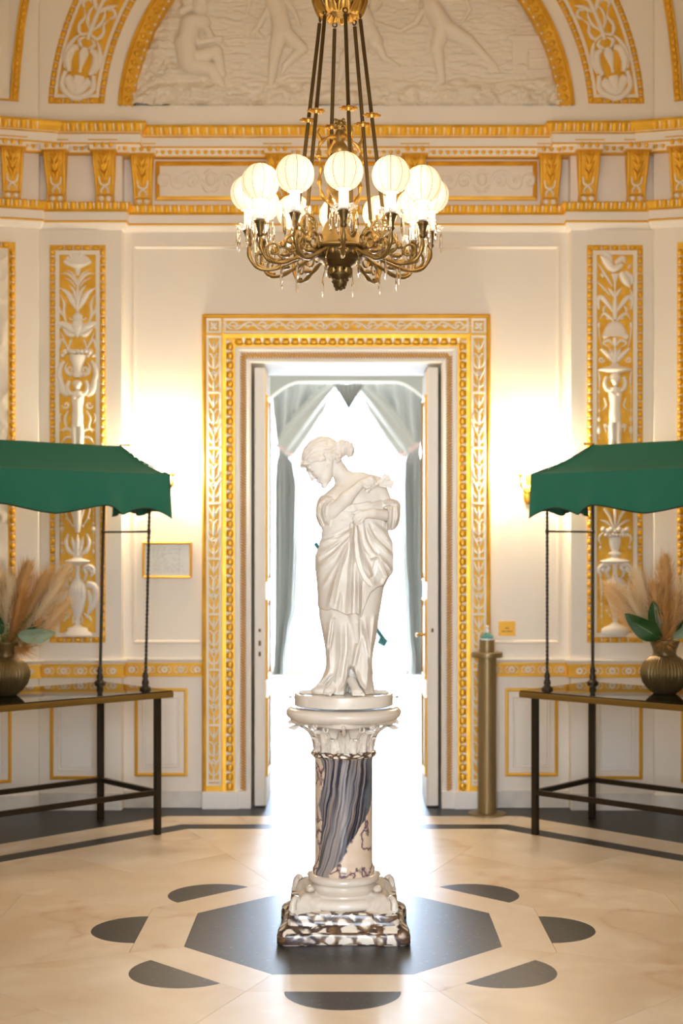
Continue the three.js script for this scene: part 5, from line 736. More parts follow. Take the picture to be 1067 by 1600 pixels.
// ───────────── pedestal ─────────────
{
  const p = thing('pedestal', 'round marble pedestal with violet veined shaft, leafy capital and mottled square base', 'pedestal', [-0.01, 0, -5.64]);
  const breccia = (() => { const pts = []; const N = 9; for (let j = 0; j < N; j++) for (let i = 0; i < N; i++) pts.push([(i + H(i, j, 1) * 0.9) / N, (j + H(i, j, 2) * 0.9) / N, H(i, j, 3)]); return tex(512, 512, (u, v) => { const wu = u + (fbm(u * 6, v * 6, 3, 6, 101) - 0.5) * 0.09, wv = v + (fbm(u * 6, v * 6, 3, 6, 105) - 0.5) * 0.09; let a = 9, b = 9, t = 0; for (const [x, y, h] of pts) { let dx = abs(wu - x), dy = abs(wv - y); dx = min(dx, 1 - dx); dy = min(dy, 1 - dy); const d = hypot(dx, dy * 1.35) * (0.75 + h * 0.6); if (d < a) { b = a; a = d; t = h; } else if (d < b) b = d; }
    const e = sstep(0.016, 0.040 + t * 0.03, b - a + (fbm(u * 30, v * 30, 2, 30, 109) - 0.5) * 0.03), n = fbm(u * 20, v * 20, 3, 20, 111); let c = mix3([0.14, 0.11, 0.13], [0.40, 0.31, 0.28], n); if (t > 0.5) c = mix3(c, [0.55, 0.40, 0.22], n); return mix3(c, mix3([0.90, 0.84, 0.75], [0.96, 0.93, 0.88], n), e); }); })();
  const shaftTex = tex(1024, 512, (u, v) => {   // u runs round the shaft (0.5 = front), v from foot to top
    const y = 1 - v, w = (fbm(u * 8, y * 5, 4, 8, 121) - 0.5); const x = (u - 0.5) * 4 + 0.0;       // -1..1 about the front half
    const bendx = x + 0.55 * pow(y, 1.5) - 0.10 + w * 0.12, stripe = fbm(bendx * 26, y * 1.2 + 3, 4, 0, 123), st2 = fbm(bendx * 60, y * 2, 2, 0, 127);
    let dark = mix3([0.17, 0.17, 0.21], [0.60, 0.58, 0.57], clamp(stripe * 2.6 - 0.85)); dark = mix3(dark, [0.70, 0.58, 0.50], clamp(st2 * 3 - 1.75)); dark = mix3(dark, [0.45, 0.50, 0.52], sstep(0.3, 0.7, x + w) * 0.7);
    const edge = 0.86 - y * 1.7 + 0.55 + w * 0.5 + x * -0.15, right = sstep(0.42, 0.55, y + (x - 0.55) * 0.55 + w * 0.28 + 0.0) * sstep(-0.12, 0.02, x + 0.30 - (1 - y) * 0.65 + w * 0.2), left = sstep(-0.52, -0.68, x + w * 0.35 + (y - 0.5) * 0.1);
    const lightArea = clamp(max(right, left * (0.55 + 0.6 * fbm(u * 20, y * 8, 3, 20, 131)))); const vein = pow(1 - abs(2 * fbm(u * 14, y * 7, 4, 14, 133) - 1), 9); let lc = mix3([0.93, 0.86, 0.77], [0.85, 0.74, 0.62], fbm(u * 10, y * 10, 3, 10, 137)); lc = mix3(lc, [0.30, 0.20, 0.26], clamp(vein * 1.25 - 0.25) * 0.9);
    return mix3(dark, lc, sstep(0.35, 0.65, lightArea)); });
  const shaftMat = std('#ffffff', { map: shaftTex, roughness: 0.13 }), brec = std('#ffffff', { map: breccia, roughness: 0.16 });
  const pedw = std('#ebe3d8', { roughness: 0.2, map: statueStone.map });
  // square mottled plinth with eared corners
  const plan8 = (h, c) => { const o = []; for (let k = 0; k < 4; k++) { const a = k * PI / 2, P = (x, y) => o.push([x * cos(a) - y * sin(a), x * sin(a) + y * cos(a)]); P(h, -h + c * 2.2); P(h - c * 0.25, -h + c * 2.6); P(h - c * 0.25, h - c * 2.6); P(h, h - c * 2.2); P(h, h - c * 0.6); P(h - c * 0.2, h - c * 0.2); P(h - c * 0.6, h); P(h - c * 2.2, h); } return o; };
  const stack = (list, mat, name) => { const rows = list.map(([y, h, c]) => { const o = plan8(h, c); return [...o, o[0]].map(([x, z]) => [x, y, z]); }); const top = rows[rows.length - 1].map(() => [0, list[list.length - 1][0], 0]); return part(name, boxUV(join([quads(rows), quads([rows[rows.length - 1], top])]), 2.1), mat, p); };
  stack([[0.0, 0.245, 0.05], [0.004, 0.250, 0.05], [0.034, 0.250, 0.05], [0.046, 0.242, 0.05], [0.058, 0.224, 0.046], [0.066, 0.212, 0.044], [0.085, 0.212, 0.044], [0.104, 0.210, 0.044], [0.108, 0.204, 0.044]], brec, 'plinth');
  const ring = (name, pr, mat, uvs) => { const g = lathe(pr, 64); if (uvs) { const u = g.attributes.uv; for (let i = 0; i < u.count; i++) u.setXY(i, u.getX(i) * uvs[0], u.getY(i) * uvs[1]); } return part(name, g, mat, p); };
  ring('base_torus', [[0.0, 0.104], [0.166, 0.104], [0.176, 0.112], [0.180, 0.124], [0.176, 0.138], [0.164, 0.146], [0.155, 0.148], [0.150, 0.153], [0.152, 0.157], [0.148, 0.160], [0.130, 0.168], [0.123, 0.178], [0.122, 0.187], [0.128, 0.190], [0.136, 0.196], [0.139, 0.204], [0.136, 0.214], [0.128, 0.220], [0.118, 0.223], [0, 0.223]], pedw);
  const shaft = ring('shaft', [[0.120, 0.222], [0.122, 0.232], [0.121, 0.240], [0.1135, 0.252], [0.1115, 0.27], [0.1115, 0.655], [0.114, 0.668], [0.117, 0.674]], shaftMat); { shaft.rotation.y = PI; const P = shaft.geometry.attributes.position, u = shaft.geometry.attributes.uv; for (let i = 0; i < P.count; i++) u.setY(i, (P.getY(i) - 0.222) / 0.452); }
  ring('astragal', [[0.110, 0.672], [0.122, 0.675], [0.128, 0.682], [0.128, 0.690], [0.122, 0.697], [0.112, 0.699]], brec, [3, 0.3]);
  ring('capital_bell', [[0.106, 0.697], [0.107, 0.72], [0.112, 0.76], [0.128, 0.795], [0.156, 0.815], [0.168, 0.822], [0, 0.824]], pedw);
  ring('top_slab', [[0, 0.818], [0.196, 0.818], [0.204, 0.821], [0.218, 0.830], [0.224, 0.841], [0.224, 0.850], [0.218, 0.860], [0.206, 0.866], [0.192, 0.869], [0, 0.869]], pedw);
  // concave abacus with four horned corners
  { const o = []; for (let k = 0; k < 4; k++) for (let i = 0; i < 9; i++) { const t = i / 8, a = k * PI / 2 + t * PI / 2, r = 0.205 - 0.052 * sin(t * PI) ; o.push([r * cos(a), r * sin(a)]); } part('abacus', extr(o, 0.016, 0.003).rotateX(-PI / 2).translate(0, 0.804, 0), pedw, p); }
  // acanthus leaves
  const acanthus = (h, w, out, curlAmt, lob = 4) => { const rows = []; for (let j = 0; j <= 12; j++) { const t = j / 12, ww = w * (0.55 + 0.5 * sin(PI * min(1, t * 1.15))) * (0.8 + 0.2 * abs(cos(t * PI * lob))) * (t > 0.85 ? 1 - (t - 0.85) * 3.6 : 1), y = h * (t < 0.85 ? t : 0.85 - (t - 0.85) * 1.0), z = out * t * t + curlAmt * max(0, t - 0.55) * 2, row = []; for (let i = 0; i <= 10; i++) { const s = i / 5 - 1; row.push([s * ww, y - abs(s) * h * 0.06, z + 0.010 * (1 - s * s) + 0.004 * cos(s * PI * 3) - 0.012 * s * s]); } rows.push(row); } return quads(rows); };
  const LG = acanthus(0.070, 0.040, 0.006, 0.012), LG2 = acanthus(0.112, 0.040, 0.026, 0.026), VG = acanthus(0.118, 0.030, 0.060, 0.045);
  for (let i = 0; i < 8; i++) { const a = i * PI / 4 + PI / 8, m = part('acanthus_leaf', LG, pedw, p, [0.108 * sin(a), 0.699, 0.108 * cos(a)], [0, a, 0]); }
  for (let i = 0; i < 4; i++) { const a = i * PI / 2 + PI / 4; part('acanthus_leaf', LG2, pedw, p, [0.106 * sin(a), 0.700, 0.106 * cos(a)], [0, a, 0]); const b = i * PI / 2; part('corner_leaf', VG, pedw, p, [0.106 * sin(b), 0.700, 0.106 * cos(b)], [0, b, 0]);
    part('horn', taperTube([[0.150 * sin(b), 0.792, 0.150 * cos(b)], [0.185 * sin(b), 0.806, 0.185 * cos(b)], [0.207 * sin(b), 0.808, 0.207 * cos(b)], [0.214 * sin(b), 0.800, 0.214 * cos(b)]], (t) => lerp(0.013, 0.007, t), 10), pedw, p);
    part('centre_flower', [0, 1, 2, 3, 4].map((k) => ball(0.009, 0.011 * cos(k * 1.257), 0.011 * sin(k * 1.257), 0)).concat(ball(0.008, 0, 0, 0.005)), pedw, p, [0.158 * sin(a), 0.806, 0.158 * cos(a)], [0, a, 0]);
    for (const s of sides) { const e = a + s * 0.30; part('volute', new THREE.TorusGeometry(0.010, 0.0045, 6, 14).translate(0, 0, 0), pedw, p, [0.148 * sin(e), 0.792, 0.148 * cos(e)], [0, e, 0]); part('volute_stem', taperTube([[0.113 * sin(e * 1), 0.735, 0.113 * cos(e)], [0.124 * sin(e), 0.765, 0.124 * cos(e)], [0.147 * sin(e), 0.784, 0.147 * cos(e)]], (t) => lerp(0.006, 0.005, t), 8), pedw, p); }
    // spur leaves spreading from the torus to the plinth corners
    const spur = []; for (let j = 0; j <= 12; j++) { const t = j / 12, row = []; for (let k = 0; k <= 10; k++) { const s = k / 5 - 1, ww = 0.056 * (1 - t * 0.40) * (0.82 + 0.18 * abs(cos(t * 9))), r = lerp(0.150, 0.290, t), y = lerp(0.166, 0.110, pow(t, 0.7)) + 0.03 * sin(t * PI) * (1 - s * s) + (t > 0.85 ? 0.012 : 0) + 0.006 * cos(s * PI * 3); row.push([s * ww, y - 0.035 * s * s, r - 0.03 * s * s]); } spur.push(row); }
    part('spur_leaf', quads(spur), pedw, p, [0, 0, 0], [0, a, 0]); part('spur_curl', taperTube([[0, 0.118, 0.272], [0, 0.150, 0.268], [0, 0.165, 0.252], [0, 0.155, 0.240]], (t) => lerp(0.016, 0.009, t), 8), pedw, p, [0, 0, 0], [0, a, 0]); part('spur_bud', ball(0.016, 0, 0.186, 0.182, 1.2, 0.8, 1), pedw, p, [0, 0, 0], [0, a, 0]); }
}

// ───────────── chandelier ─────────────
const giltBronze = std('#b98f45', { metalness: 0.85, roughness: 0.34 });
const panGlass = new THREE.MeshPhysicalMaterial({ color: '#ffffff', transmission: 0.75, roughness: 0.08, thickness: 0, ior: 1.5, side: THREE.DoubleSide });
const glass = new THREE.MeshPhysicalMaterial({ color: '#ffffff', transmission: 1, roughness: 0.02, thickness: 0.01, ior: 1.55 });
{
  const ch = thing('chandelier', 'bronze chandelier with twelve pleated globe shades and crystal drops', 'chandelier', [(531 - 541) * D0 / FOCAL, 0, -D0]);
  const Y = (p) => EYE + (850 - p) * D0 / FOCAL, U = D0 / FOCAL;
  // suspension: ceiling rod, leafy crown, six rods with flower collars
  part('ceiling_rod', cyl(0.012, 0.012, ROOM_H - 3.70, 0, (ROOM_H + 3.70) / 2, 0, 10), bronzeDark, ch); part('ceiling_rose', lathe([[0, ROOM_H - 0.10], [0.03, ROOM_H - 0.10], [0.10, ROOM_H - 0.03], [0.13, ROOM_H]], 24), bronze, ch);
  const crownLeaf = (() => { const rows = []; for (let j = 0; j <= 10; j++) { const t = j / 10, row = []; for (let i = 0; i <= 8; i++) { const s = i / 4 - 1, w = 0.023 * (0.5 + 0.7 * sin(PI * min(1, t * 1.05))) * (0.8 + 0.2 * abs(cos(t * 10))) * (t > 0.9 ? 0.5 : 1); row.push([s * w, 0.075 * t * t * 1.3 - 0.034 * sin(t * PI) - 0.008 * s * s, 0.045 + 0.075 * t - 0.02 * max(0, t - 0.8) * 3 + 0.004 * cos(s * 9)]); } rows.push(row); } return quads(rows); })();
  part('crown_cup', lathe([[0.0, 3.545], [0.02, 3.556], [0.036, 3.572], [0.040, 3.588], [0.032, 3.60], [0.03, 3.63], [0.035, 3.66], [0.015, 3.70]], 24), bronze, ch);
  for (let i = 0; i < 10; i++) { part('crown_leaf', crownLeaf, giltBronze, ch, [0, 3.572, 0], [0, i * 2 * PI / 10 + 0.2, 0]); part('crown_leaf', crownLeaf, giltBronze, ch, [0, 3.60, 0], [0, i * 2 * PI / 10 + 0.51, 0], 0.82); }
  const petals = join([cyl(0.014, 0.010, 0.012, 0, 0, 0, 10), ...Array.from({ length: 8 }, (_, i) => ribbon([[0.008, 0], [0.022, 0.004], [0.035, 0.001]], 0.0115, 0.006, { n: 6, w1: 0.5 }).rotateX(-PI / 2).rotateY(i * PI / 4).translate(0, 0.003, 0))]);
  for (let i = 0; i < 6; i++) {
    const a = (15 + 60 * i) * PI / 180, at = (r, y) => [r * sin(a), y, r * cos(a)], top = at(0.082, 3.535), bot = at(0.172, 2.79);
    part('rod', tube([top, bot], 0.0075, 1, 8), bronzeDark, ch); part('rod_eye', new THREE.TorusGeometry(0.009, 0.003, 6, 12), bronzeDark, ch, at(0.081, 3.55), [0, a, 0]);
    const q = 0.51; part('collar', petals, giltBronze, ch, at(lerp(0.082, 0.172, q), lerp(3.535, 2.79, q)));
    part('rod_hook', tube([bot, at(0.180, 2.772), at(0.168, 2.755), at(0.150, 2.758), at(0.148, 2.772)], 0.006, 14, 6), bronze, ch);
  }
  // central baluster with cartouche handles
  part('baluster', lathe([[0.012, 3.115], [0.018, 3.10], [0.024, 3.082], [0.016, 3.066], [0.022, 3.058], [0.030, 3.045], [0.034, 3.03], [0.024, 3.01], [0.018, 2.99], [0.03, 2.96], [0.048, 2.92], [0.05, 2.89], [0.036, 2.86], [0.018, 2.84], [0.016, 2.80], [0.03, 2.79], [0.026, 2.775], [0.045, 2.765], [0.062, 2.74], [0.078, 2.70], [0.080, 2.67], [0.095, 2.66], [0.1, 2.65]], 28), bronze, ch);
  part('pine_finial', [ball(0.02, 0, 3.128, 0, 1, 1.2, 1), ...Array.from({ length: 18 }, (_, i) => ball(0.007, 0.018 * cos(i * 2.4), 3.11 + i * 0.0024, 0.018 * sin(i * 2.4), 1, 1, 1, 6))], bronze, ch);
  for (let i = 0; i < 4; i++) { const a = i * PI / 2 + 0.5, R = (r, y) => [r * sin(a), y, r * cos(a)]; part('cartouche_scroll', [taperTube([R(0.02, 3.085), R(0.055, 3.075), R(0.086, 3.05), R(0.092, 3.01), R(0.084, 2.95), R(0.09, 2.90), R(0.078, 2.85), R(0.05, 2.82), R(0.03, 2.82)], (t) => 0.0075 + 0.003 * sin(t * 40), 40, 6)], giltBronze, ch); part('cartouche_leaf', taperTube([R(0.084, 3.06), R(0.098, 3.09), R(0.090, 3.105)], (t) => lerp(0.009, 0.003, t), 6, 6), giltBronze, ch); part('cartouche_bud', ball(0.012, ...R(0.094, 3.0)), giltBronze, ch); part('cartouche_bud', ball(0.011, ...R(0.09, 2.9)), giltBronze, ch); }
  // bowl, knop and pine cone under it
  part('bowl', lathe([[0.0, 2.665], [0.085, 2.665], [0.110, 2.656], [0.116, 2.648], [0.112, 2.640], [0.104, 2.636], [0.106, 2.626], [0.100, 2.612], [0.090, 2.604], [0.082, 2.602], [0.070, 2.597], [0.066, 2.588], [0.050, 2.580], [0.042, 2.572], [0.044, 2.566], [0.0, 2.562]], 40), bronzeDark, ch);
  for (let i = 0; i < 24; i++) { const a = i * PI / 12; part('gadroon', eggGeo, bronze, ch, [0.104 * sin(a), 2.624, 0.104 * cos(a)], [0, a, 0], [0.010, 0.012, 0.008]); } part('bowl_rim', new THREE.TorusGeometry(0.113, 0.007, 8, 48).rotateX(PI / 2).translate(0, 2.650, 0), bronze, ch);
  for (let i = 0; i < 8; i++) { const a = i * PI / 4; part('knop_leaf', ribbon([[0, 0], [0, -0.02], [0, -0.038]], 0.015, 0.012, { n: 6, w0: 0.8 }), bronze, ch, [0.038 * sin(a), 2.574, 0.038 * cos(a)], [0.25, a, 0]); }
  part('pine_drop', [lathe([[0.03, 2.566], [0.042, 2.556], [0.044, 2.545], [0.030, 2.530], [0.028, 2.522], [0.026, 2.505], [0.016, 2.494], [0, 2.488]], 20), ...Array.from({ length: 26 }, (_, i) => ball(0.0075, (0.028 - i * 0.0006) * cos(i * 2.4), 2.528 - i * 0.0014, (0.028 - i * 0.0006) * sin(i * 2.4), 1, 1, 1, 6))], bronzeDark, ch);
  // pierced palmettes round the drum
  const palm = join([new THREE.TorusGeometry(0.040, 0.0055, 6, 24), ...[0, 1, 2, 3, 4, 5].map((i) => tube([[0, -0.038, 0], [0.02 * cos(i * 0.63), 0.02 * sin(i * 0.63) - 0.01, 0.004], [0.037 * cos(i * 0.63), 0.037 * sin(i * 0.63), 0]], 0.0038, 6, 5)), ...[0, 1, 2, 3, 4].map((i) => new THREE.TorusGeometry(0.0075, 0.003, 5, 10).translate(0.024 * cos(i * 0.78), 0.024 * sin(i * 0.78), 0)), taperTube([[0, -0.04, 0], [0.035, -0.055, 0], [0.06, -0.045, 0], [0.058, -0.02, 0]], (t) => lerp(0.009, 0.005, t), 8, 6)]);
  for (let i = 0; i < 6; i++) { const a = (15 + 60 * i) * PI / 180; part('palmette', palm, bronze, ch, [0.165 * sin(a), 2.715, 0.165 * cos(a)], [0, a - PI / 2, 0]); }
  // one arm with candle, shade and crystals, then eleven more
  const R0 = 0.354, GY = 2.861, GR = 0.0715, NR = 10;
  const cloth = tex(512, 64, (u) => { const r = abs(((u * NR) % 1) - 0.5) * 2, p = 0.5 + 0.5 * sin(u * 2 * PI * 90), q = vnoise(u * 60, 0.5, 60, 3); return mix3([1, 0.97, 0.90], [0.93, 0.84, 0.69], 0.35 * p + 0.5 * q); });
  const shadeMat = std('#fff6e6', { roughness: 0.9, map: cloth, emissive: new THREE.Color(1.0, 0.92, 0.79), emissiveIntensity: 0.70, emissiveMap: cloth });
  const ribMat = std('#7d6a4a', { roughness: 0.8 }), candleMat = std('#fff8ea', { roughness: 0.5, emissive: new THREE.Color(1, 0.9, 0.74), emissiveIntensity: 0.2 });
  const shadePr = []; for (let i = 0; i <= 22; i++) { const a = lerp(-1.12, 1.36, i / 22); shadePr.push([GR * cos(a), GR * sin(a)]); }
  const shadeG = lathe(shadePr, 80); { const p = shadeG.attributes.position; for (let i = 0; i < p.count; i++) { const a = Math.atan2(p.getZ(i), p.getX(i)), k = 1 - 0.018 * pow(abs(cos(a * NR / 2)), 12) + 0.004 * sin(a * 45); p.setX(i, p.getX(i) * k); p.setZ(i, p.getZ(i) * k); } shadeG.computeVertexNormals(); }
  const ribsG = join([...Array.from({ length: NR }, (_, k) => { const a = (k + 0.5) / NR * 2 * PI; return tube(Array.from({ length: 9 }, (_, i) => { const e = lerp(-1.12, 1.36, i / 8); return [GR * cos(e) * cos(a), GR * sin(e), GR * cos(e) * sin(a)]; }), 0.0011, 16, 4); }), new THREE.TorusGeometry(GR * cos(1.12), 0.0016, 5, 28).rotateX(PI / 2).translate(0, GR * sin(-1.12), 0), new THREE.TorusGeometry(GR * cos(1.36), 0.0014, 5, 20).rotateX(PI / 2).translate(0, GR * sin(1.36), 0)]);
  const dropG = lathe([[0, 0], [0.0025, -0.004], [0.0055, -0.020], [0.0068, -0.052], [0.0055, -0.064], [0, -0.078]], 6).toNonIndexed(), beadG = new THREE.OctahedronGeometry(0.0065, 1).scale(1, 1, 0.6); dropG.computeVertexNormals();
  const bob = lathe([[0.017, 0.0], [0.03, -0.004], [0.042, 0.001], [0.048, 0.008], [0.046, 0.011], [0.040, 0.005], [0.028, 0.001], [0.018, 0.005]], 32); { const p = bob.attributes.position; for (let i = 0; i < p.count; i++) { const a = Math.atan2(p.getZ(i), p.getX(i)), r = hypot(p.getX(i), p.getZ(i)), k = 1 + 0.10 * sstep(0.03, 0.048, r) * cos(a * 8); p.setX(i, p.getX(i) * k); p.setZ(i, p.getZ(i) * k); p.setY(i, p.getY(i) + 0.004 * sstep(0.03, 0.048, r) * cos(a * 8)); } bob.computeVertexNormals(); }
  const spiralT = (cx, cy, r, t0, turns, w, k = 1) => taperTube(Array.from({ length: 16 }, (_, i) => { const q = i / 15, a = t0 + q * turns * 2 * PI * k, rr2 = r * (1 - q * 0.78); return [0, cy + sin(a) * rr2, cx + cos(a) * rr2]; }), (t) => lerp(w, w * 0.6, t), 26, 6);
  const mkArm = () => {
    const a = sub('arm', ch);
    part('branch', taperTube([[0, 2.635, 0.10], [0, 2.612, 0.155], [0, 2.585, 0.215], [0, 2.566, 0.275], [0, 2.578, 0.325], [0, 2.615, 0.350], [0, 2.660, R0]], (t) => 0.0078 + 0.0015 * sin(t * 30), 40, 8), bronze, a);
    part('scroll', spiralT(0.295, 2.612, 0.036, -1.6, 1.35, 0.006), bronze, a); part('scroll', spiralT(0.215, 2.640, 0.042, 2.8, 1.3, 0.0065, -1), bronze, a); part('scroll', spiralT(0.160, 2.655, 0.030, -1.2, 1.2, 0.006), bronze, a);
    part('leaf', ball(1, 0, 2.60, 0.245, 0.016, 0.010, 0.022, 10), bronze, a); part('leaf', [ball(1, 0, 2.64, 0.255, 0.010, 0.016, 0.012, 8), ball(1, 0.010, 2.632, 0.262, 0.008, 0.008, 0.008, 8), ball(1, -0.010, 2.632, 0.262, 0.008, 0.008, 0.008, 8)], bronze, a);
    part('candle_cup', lathe([[0.008, 2.656], [0.014, 2.664], [0.010, 2.672], [0.013, 2.690], [0.019, 2.708], [0.024, 2.716], [0.016, 2.720], [0, 2.720]], 18), bronzeDark, a, [0, 0, R0]);
    part('crystal_pan', bob, panGlass, a, [0, 2.724, R0]);
    part('candle_sleeve', cyl(0.0185, 0.0185, 0.072, 0, 2.760, R0, 18), candleMat, a);
    part('globe_shade', shadeG, shadeMat, a, [0, GY, R0]); part('shade_ribs', ribsG, ribMat, a, [0, GY, R0]);
    for (let i = 0; i < 6; i++) { const b = i * PI / 3 + 0.4; part('crystal_bead', beadG, glass, a, [0.047 * sin(b), 2.724, R0 + 0.047 * cos(b)], [0, b, 0]); part('crystal_drop', dropG, glass, a, [0.048 * sin(b), 2.714, R0 + 0.048 * cos(b)], [0, b, 0]); }
    const l = new THREE.PointLight(LAMP, GLOBE_CD); l.castShadow = true; l.shadow.radius = 3; l.position.set(0, GY, R0); a.add(l); return a;
  };
  const arm0 = mkArm(); arm0.rotation.y = 2.5 * PI / 180; for (let i = 1; i < 12; i++) { const a = arm0.clone(); a.rotation.y = (2.5 + 30 * i) * PI / 180; ch.add(a); }
  // crystal pendants under the branches
  for (let i = 0; i < 12; i++) { const b = (17.5 + 30 * i) * PI / 180; part('crystal_drop', dropG, glass, ch, [0.235 * sin(b), 2.575, 0.235 * cos(b)]); part('pendant_link', tube([[0.235 * sin(b), 2.575, 0.235 * cos(b)], [0.20 * sin(b), 2.61, 0.20 * cos(b)]], 0.0016, 1, 4), bronze, ch); }
}

// ───────────── wall sconces ─────────────
function makeSconce(pos, turn, label, group) {
  const s = thing('wall_sconce', label, 'wall light', pos, turn, group);
  const lampMat = std('#fff7ea', { roughness: 0.9, emissive: new THREE.Color(1, 0.88, 0.68), emissiveIntensity: 1.6 });
  part('back_plate', [ball(1, 0, -0.16, 0.012, 0.034, 0.058, 0.014, 16), ball(1, 0, -0.05, 0.010, 0.022, 0.075, 0.010, 14), rbox(0.03, 0.16, 0.018, 0, -0.10, 0.009, 0.006)], brass, s);
  for (const k of sides) {
    part('arm', taperTube([[0, -0.13, 0.02], [k * 0.02, -0.150, 0.07], [k * 0.05, -0.125, 0.105], [k * 0.060, -0.085, 0.11], [k * 0.060, -0.055, 0.11]], (t) => 0.0075 + 0.002 * sin(t * 20), 22, 8), brass, s);
    part('drip_cup', lathe([[0.006, -0.066], [0.020, -0.058], [0.024, -0.05], [0.010, -0.046], [0.010, -0.03]], 16), brass, s, [k * 0.060, 0, 0.11]);
    part('lamp_shade', lathe([[0.059, -0.050], [0.0575, -0.03], [0.049, 0.055], [0.047, 0.055], [0.0555, -0.03], [0.057, -0.05]], 28), lampMat, s, [k * 0.060, 0, 0.11]);
    part('candle', cyl(0.010, 0.010, 0.06, k * 0.060, -0.015, 0.11, 10), lampMat, s);
    const l = new THREE.PointLight(LAMP, SCONCE_CD); l.castShadow = true; l.shadow.radius = 2; l.position.set(k * 0.060, 0.012, 0.11); s.add(l);
  }
  return s;
}
makeSconce([mx(255, 8.16), my(726, 8.12), -DW], 0, 'gilt two armed wall sconce with white shades above the framed notice'); makeSconce([mx(828, 8.16), my(727, 8.12), -DW], 0, 'gilt two armed wall sconce with white shades above the small gold plaque');

// ───────────── canopied side tables ─────────────
const canvas = std('#0a6650', { roughness: 0.75, sheen: 0.08, sheenColor: new THREE.Color('#9fd8c4'), bumpMap: tex(128, 128, (u, v) => 0.5 + 0.25 * sin(u * 2 * PI * 32) + 0.25 * sin(v * 2 * PI * 32), false, 8, 8), bumpScale: 0.0003 });
const piping = std('#0b1512', { roughness: 0.6 }), topGlass = std('#0c0b0a', { roughness: 0.04, metalness: 0.0 }), brownSteel = std('#2e2518', { metalness: 0.55, roughness: 0.42 });
const edgeBrass = std('#8d6a2c', { metalness: 0.75, roughness: 0.42, bumpMap: tex(128, 32, (u, v) => abs(sin(u * PI * 20)) * abs(sin(v * PI * 2)), false, 12, 1), bumpScale: 0.002 });
const TH = 0.745, TA = 42 * PI / 180;
const tabPos = (s, l, b) => { const x = 0.89 + l * cos(TA) + b * sin(TA), d = 7.46 - l * sin(TA) + b * cos(TA); return [s * x, d]; };   // l along the front edge, b toward the wall
function makeTable(s, label, o) {
  const [x0, d0] = tabPos(s, 0, 0), t = thing('canopied_table', label, 'table', [x0, 0, -d0], 0, 'canopied side tables');
  const P = (l, y, b) => { const [x, d] = tabPos(s, l, b); return [x - x0, y, -(d - d0)]; }, L = 1.4, B = 0.66, rot = s * -TA;
  const bx = (l0, l1, y0, y1, b0, b1, r = 0.003) => { const c = P((l0 + l1) / 2, (y0 + y1) / 2, (b0 + b1) / 2); return rbox(l1 - l0, y1 - y0, b1 - b0, 0, 0, 0, r).rotateY(rot).translate(...c); };
  part('glass_top', bx(0.004, L - 0.004, TH - 0.012, TH, 0.004, B - 0.004, 0.002), topGlass, t);
  part('brass_edge', [bx(0, L, TH - 0.036, TH - 0.006, 0, 0.006), bx(0, L, TH - 0.036, TH - 0.006, B - 0.006, B), bx(0, 0.006, TH - 0.036, TH - 0.006, 0, B), bx(L - 0.006, L, TH - 0.036, TH - 0.006, 0, B)].map((g) => boxUV(g, 4)), edgeBrass, t);
  part('under_frame', [bx(0.03, L - 0.03, TH - 0.040, TH - 0.014, 0.03, B - 0.03)], brownSteel, t);
  for (const l of [0.06, L - 0.06]) for (const b of [0.06, B - 0.06]) part('leg', bx(l - 0.0155, l + 0.0155, 0, TH - 0.03, b - 0.0155, b + 0.0155), brownSteel, t);
  for (const b of [0.06, B - 0.06]) part('rail', bx(0.07, L - 0.07, 0.205, 0.232, b - 0.012, b + 0.012), brownSteel, t); for (const l of [0.06, L - 0.06]) part('rail', bx(l - 0.012, l + 0.012, 0.205, 0.232, 0.07, B - 0.07), brownSteel, t);
  // turned rods
  const lean = o.lean, rodTop = 1.86, rodBase = (c) => lathe([[0.030, TH], [0.031, TH + 0.008], [0.022, TH + 0.014], [0.015, TH + 0.022], [0.019, TH + 0.03], [0.017, TH + 0.045], [0.012, TH + 0.055], [0.016, TH + 0.066], [0.012, TH + 0.085], [0.008, TH + 0.092]], 16).translate(c[0], 0, c[2]);
  const twist = (A, Bp, r) => { const gs = [tube([A, Bp], r * 0.8, 1, 8)]; const d = V3(...Bp).sub(V3(...A)), n = Math.round(d.length() / 0.006), e = abs(d.y) > 0.5 ? V3(1, 0, 0) : V3(0, 1, 0), u = d.clone().cross(e).normalize(), w = d.clone().cross(u).normalize(); for (const ph of [0, PI]) { const pts = []; for (let i = 0; i <= n; i++) { const q = i / n, a = q * d.length() / 0.042 * 2 * PI + ph, p = V3(...A).addScaledVector(d, q).addScaledVector(u, cos(a) * r * 0.55).addScaledVector(w, sin(a) * r * 0.55); pts.push([p.x, p.y, p.z]); } gs.push(tube(pts, r * 0.62, n, 5)); } return gs; };
  for (const l of [0.08, L - 0.08]) { const f = P(l, TH, 0.14), bk = P(l, TH, 0.575), ft = P(l + lean, rodTop, 0.14), bt = P(l + lean, rodTop, 0.575);
    part('rod_foot', rodBase(f), iron, t); part('rod_foot', rodBase(bk), iron, t); part('twisted_rod', twist(f, ft, 0.0075), iron, t); part('rod', tube([bk, bt], 0.0085, 1, 10), iron, t);
    const q = (1.565 - TH) / (rodTop - TH); const fa = f.map((v, i) => lerp(v, ft[i], q)), ba = bk.map((v, i) => lerp(v, bt[i], q)); part('cross_bar', twist(fa, ba, 0.0055), iron, t); part('bar_knuckle', [ball(0.011, ...fa), ball(0.012, ...ba)], iron, t); }
  // canopy: hipped roof with hanging scalloped valance
  const l0 = o.l0, l1 = L - 0.02 + lean, b0 = 0.08, b1 = 0.625, bm = 0.35, E = 1.862, Rg = 2.02, hip = o.hip, c = sub('canopy', t);
